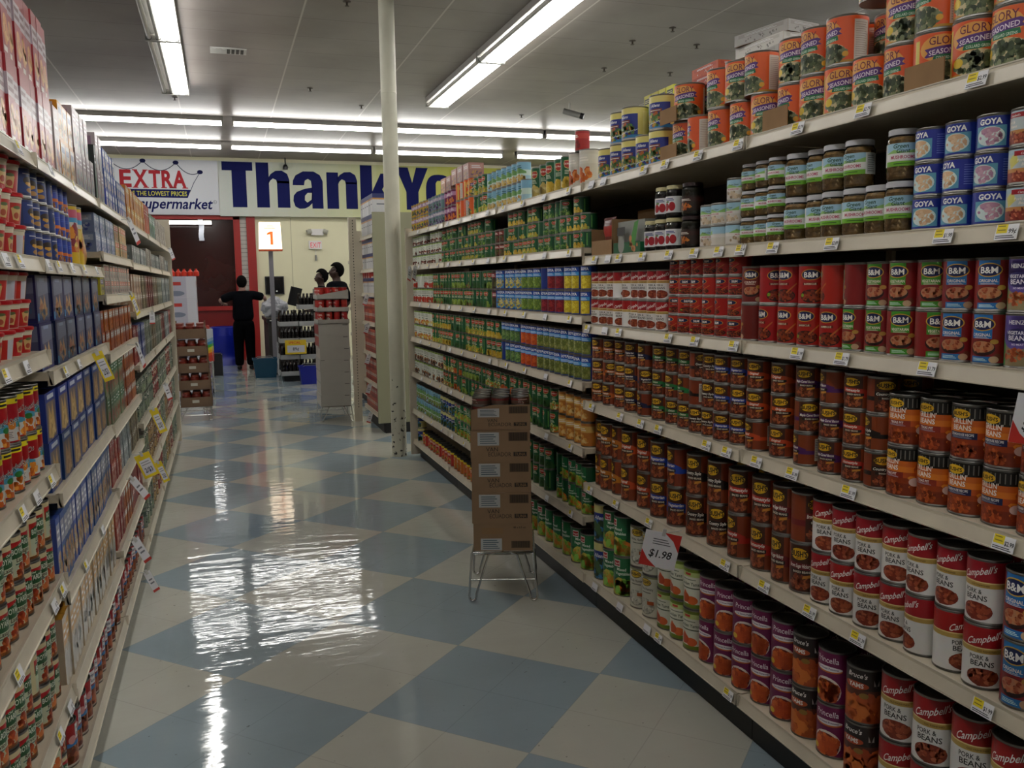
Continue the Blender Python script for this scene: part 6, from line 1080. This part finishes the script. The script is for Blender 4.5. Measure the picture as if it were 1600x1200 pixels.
# exit sign, emergency light
r = empty('exit_sign', (1.825, WY1, 2.15)); q = MB(); q.box(-.125, .125, -.06, -.001, 0, .16, mat('white_sign_case', 'd6d3d0', .4)); q.build('case', r)
q = MB(); A = Art(q, .16, W=.25, frame=(Vector((0, -.0605, 0)), Vector((1, 0, 0)), Vector((0, 0, 1)), Vector((0, -1, 0))), m=mat('exit_red_letters', 'd02040', .5, emit=.25)); A.text('EXIT', .02, .16, .66, 'fff', 1, bold=.0, maxw=.8); q.build('lettering', r); tag(r, 'white box sign with red EXIT lettering on the cream wall', 'sign')
b = MB(); b.tube([(1.83, WY1-.01, 2.145), (1.83, WY1-.012, 2.02)], .005, WHITE); b.tube([(1.83, WY1-.03, 2.03), (1.83, WY1-.03, 1.92)], .022, mat('grey_cable_box', '8a8a84', .5), n=12); tag(b.build('cable_box'), 'small grey cable box hanging under the exit sign', 'cable box')
r = empty('emergency_light', (1.87, WY1, 2.42)); q = MB(); q.box(-.12, .12, -.07, -.001, 0, .12, mat('white_sign_case', 'd6d3d0')); q.build('case', r)
for s in (-1, 1): q = MB(); q.tube([(s*.12, -.05, .08), (s*.20, -.07, .055)], .048, mat('emergency_lamp_grey', 'a8a698', .4), n=18); q.build('lamp_head', r)
tag(r, 'white emergency light with two round lamp heads above the exit sign', 'lamp')
r = empty('fluorescent_fixture', (-.48, WY1-.35, 2.62)); q = MB(); q.tube([(-.4, 0, 0), (.36, 0, 0)], .022, LIT, n=10); q.build('tube', r); q = MB(); q.box(-.42, .38, .02, .05, -.02, .05, WHITE); q.box(-.3, -.28, .05, .30, .0, .02, WHITE); q.box(.26, .28, .05, .30, .0, .02, WHITE); q.build('bracket', r); tag(r, 'added lit tube standing for a lamp reflection in the dark red window', 'lamp')  # lit tube and bracket added in place of a lamp reflection in the pane
b = MB(); n = 8
for i in range(n): q = lambda i: (-.30+.012*math.sin(i*.8)+(.02*i/n), WY1-.28+.03*math.sin(i*.5), 2.70-.40*i/n); a_, c_ = q(i), q(i+1); b.box(a_[0]-.045, a_[0]+.045, a_[1]-.001, a_[1]+.001, c_[2], a_[2], PAPER, 'c4c8d2')
tag(b.build('paper_strip'), 'white paper strip hanging in front of the dark red window', 'paper')

# ------------------------------------------------------------------ people
SK = mat('brown_skin', '3a2218', .5, noise=.08, nscale=10); SKL = mat('pale_brown_skin', 'a98478', .5, noise=.08, nscale=10); HAIR = mat('black_hair', '070605', .9, spec=.1, bump=.6, nscale=60); CLO = mat('dark_navy_cloth', '07090f', .9, spec=.08, noise=.15, nscale=20, bump=.1); SHOE = mat('black_shoe', '0a0a0a', .5)
def skinned(name, V, E, Rd, M_, parent=None, sub=2):
    me = bpy.data.meshes.new(name); me.from_pydata([tuple(v) for v in V], E, []); me.materials.append(M_); o = bpy.data.objects.new(name, me); COL.objects.link(o)
    md = o.modifiers.new('skin', 'SKIN'); md.use_smooth_shade = True; md.branch_smoothing = .4
    for i, r in enumerate(Rd): me.skin_vertices[0].data[i].radius = r if isinstance(r, tuple) else (r, r); me.skin_vertices[0].data[i].use_root = (i == 0)
    s = o.modifiers.new('sub', 'SUBSURF'); s.levels = sub; s.render_levels = sub
    if parent: o.parent = parent
    return o
def person(loc, rz, H, skin, arms, label, head_turn=0, hairstyle='short', bulk=1.0):
    k = H/1.75; root = None
    V = [(0, 0, .95), (0, 0, 1.08), (0, .0, 1.25), (0, 0, 1.39), (0, -.005, 1.46), (0, .008, 1.515), (0, .015, 1.572), (0, .01, 1.642), (0, .002, 1.70)]
    Rd = [(.155, .115), (.135, .10), (.155, .115), (.13, .09), (.064, .064), (.062, .066), (.078, .092), (.082, .100), (.056, .066)]
    E = [(i, i+1) for i in range(8)]
    def add(p, r, par): V.append(p); Rd.append(r); E.append((par, len(V)-1)); return len(V)-1
    c, s_ = math.cos(head_turn), math.sin(head_turn)
    def hp(x, y, z): return (x*c-y*s_, x*s_+y*c, z)
    add(hp(0, .118, 1.598), .015, 6)                       # nose
    for s in (-1, 1): e = add(hp(s*.088, 0, 1.608), .016, 6)
    hands = []
    for s, (el, wr, dr_) in zip((-1, 1), arms):
        sh = add((s*.17, 0, 1.40), .062, 3); ee = add(el, .042, sh); ww = add(wr, .027, ee); d = Vector(dr_).normalized(); sd = d.cross(Vector((0, 0, 1))).normalized()
        w_ = Vector(wr); pm = add(tuple(w_+d*.05), (.034, .018), ww); hands.append((ww, pm)); kn = w_+d*.085
        for fi, (off, L_) in enumerate(((-.03, .062), (-.010, .074), (.010, .070), (.029, .055))):
            p0 = add(tuple(kn+sd*off), .0105, pm); p1 = add(tuple(kn+sd*off*1.1+d*L_*.5+Vector((0, 0, -.008))), .009, p0); add(tuple(kn+sd*off*1.15+d*L_*.9+Vector((0, 0, -.028))), .0075, p1)
        t0 = add(tuple(w_+d*.035-sd*s*.042*-1+Vector((0, 0, -.008))), .0115, ww); add(tuple(w_+d*.075-sd*s*.058*-1+Vector((0, 0, -.018))), .0095, t0)
    for s in (-1, 1):
        hpv = add((s*.09, 0, .88), (.088, .095), 0); kv = add((s*.10, .015, .50), .062, hpv); cv = add((s*.102, -.005, .33), .055, kv); an = add((s*.105, -.02, .09), .04, cv); ft = add((s*.11, .08, .04), (.04, .032), an); add((s*.115, .16, .03), (.036, .024), ft)
    b = skinned('person', V, E, Rd, skin); b.location = loc; b.rotation_euler = (0, 0, rz); b.scale = (k, k, k); tag(b, label, 'person')
    # clothes
    V2 = [(0, 0, .86), (0, 0, 1.08), (0, 0, 1.25), (0, 0, 1.39), (0, -.004, 1.47)]; R2 = [(.185*bulk, .15*bulk), (.165*bulk, .13*bulk), (.178*bulk, .138*bulk), (.145*bulk, .11), (.073, .072)]; E2 = [(0, 1), (1, 2), (2, 3), (3, 4)]
    for s, (el, wr, dr_) in zip((-1, 1), arms):
        V2 += [(s*.17, 0, 1.40), tuple(Vector((s*.17, 0, 1.40)).lerp(Vector(el), .55)), tuple(Vector((s*.17, 0, 1.40)).lerp(Vector(el), .95))]; R2 += [.078*bulk, .07*bulk, .068*bulk]; n0 = len(V2)-3; E2 += [(3, n0), (n0, n0+1), (n0+1, n0+2)]
    skinned('shirt', V2, E2, R2, CLO, b)
    V3 = [(0, 0, .98), (0, 0, .90)]; R3 = [(.168*bulk, .13*bulk), (.165*bulk, .13*bulk)]; E3 = [(0, 1)]
    for s in (-1, 1): n0 = len(V3); V3 += [(s*.092, 0, .80), (s*.10, .012, .50), (s*.103, -.006, .28), (s*.105, -.015, .07)]; R3 += [(.098*bulk, .105*bulk), .082*bulk, .074*bulk, .068*bulk]; E3 += [(1, n0), (n0, n0+1), (n0+1, n0+2), (n0+2, n0+3)]
    skinned('trousers', V3, E3, R3, mat('black_trousers', '050608', .9, spec=.08), b)
    for s in (-1, 1): skinned('shoe', [(s*.106, -.05, .045), (s*.108, .05, .045), (s*.115, .17, .036)], [(0, 1), (1, 2)], [(.046, .044), (.05, .044), (.044, .033)], SHOE, b)
    bm = bmesh.new(); bmesh.ops.create_icosphere(bm, subdivisions=3, radius=1)
    for v in list(bm.verts):
        q = v.co
        if (q.y > .30 and q.z < .45) or q.z < -.92 or (q.y > -.15 and q.z < -.35): bm.verts.remove(v)
    for v in bm.verts: v.co = Vector((v.co.x*.096, v.co.y*.113+(-.008 if hairstyle == 'short' else -.014), v.co.z*(.122 if hairstyle == 'short' else .13)+1.638))
    bmesh.ops.rotate(bm, verts=bm.verts, cent=(0, 0, 0), matrix=Matrix.Rotation(head_turn, 3, 'Z')); me = bpy.data.meshes.new('hair'); bm.to_mesh(me); bm.free(); me.materials.append(HAIR); me.polygons.foreach_set('use_smooth', [True]*len(me.polygons)); h = bpy.data.objects.new('hair', me); COL.objects.link(h); h.parent = b; so = h.modifiers.new('s', 'SOLIDIFY'); so.thickness = .012; so.offset = -1
    for s in (-1, 1):
        e = MB(); P = Vector(hp(s*.030, .090, 1.628)); bm = bmesh.new(); bmesh.ops.create_uvsphere(bm, u_segments=10, v_segments=8, radius=.0115); me = bpy.data.meshes.new('eye'); bm.to_mesh(me); bm.free(); me.materials.append(mat('eye_white', '7d766e', .3)); eo = bpy.data.objects.new('eye', me); eo.location = P; COL.objects.link(eo); eo.parent = b
        me2 = me.copy(); me2.materials.clear(); me2.materials.append(DARK); po = bpy.data.objects.new('pupil', me2); po.scale = (.5, .5, .5); po.location = P+Vector(hp(0, .0085, 0)); COL.objects.link(po); po.parent = b
    l = MB(); l.tube([hp(-.024, .095, 1.556), hp(-.012, .104, 1.559), hp(.012, .104, 1.559), hp(.024, .095, 1.556)], .0065, mat('lips', '5a2a24', .4), n=8); l.build('mouth', b)
    if hairstyle == 'bun': skinned('hair_bun', [hp(0, -.10, 1.68), hp(0, -.135, 1.665)], [(0, 1)], [.034, .03], HAIR, b)
    return b
person((.345, 15.78, .0), 0, 1.62, SKL, [((-.40, -.02, 1.30), (-.34, .20, 1.24), (.3, 1, -.1)), ((.40, .02, 1.34), (.42, .26, 1.26), (-.2, 1, -.2))], 'person in dark clothes seen from behind with both arms held out', 0, 'short', 1.22)
person((1.74, 14.0, 0), PI*.30, 1.79, SK, [((-.27, -.05, 1.12), (-.24, .16, 1.02), (.3, 1, 0)), ((.27, -.05, 1.12), (.22, .17, 1.0), (-.3, 1, 0))], 'taller person in a dark top standing behind the red drink cans', .45, 'short', 1.18)
person((1.60, 14.95, 0), PI*.5, 1.70, SK, [((-.26, -.04, 1.12), (-.22, .18, 1.05), (.2, 1, 0)), ((.26, -.04, 1.12), (.22, .18, 1.05), (-.2, 1, 0))], 'shorter person in profile facing the window, behind the taller person', 0, 'bun')
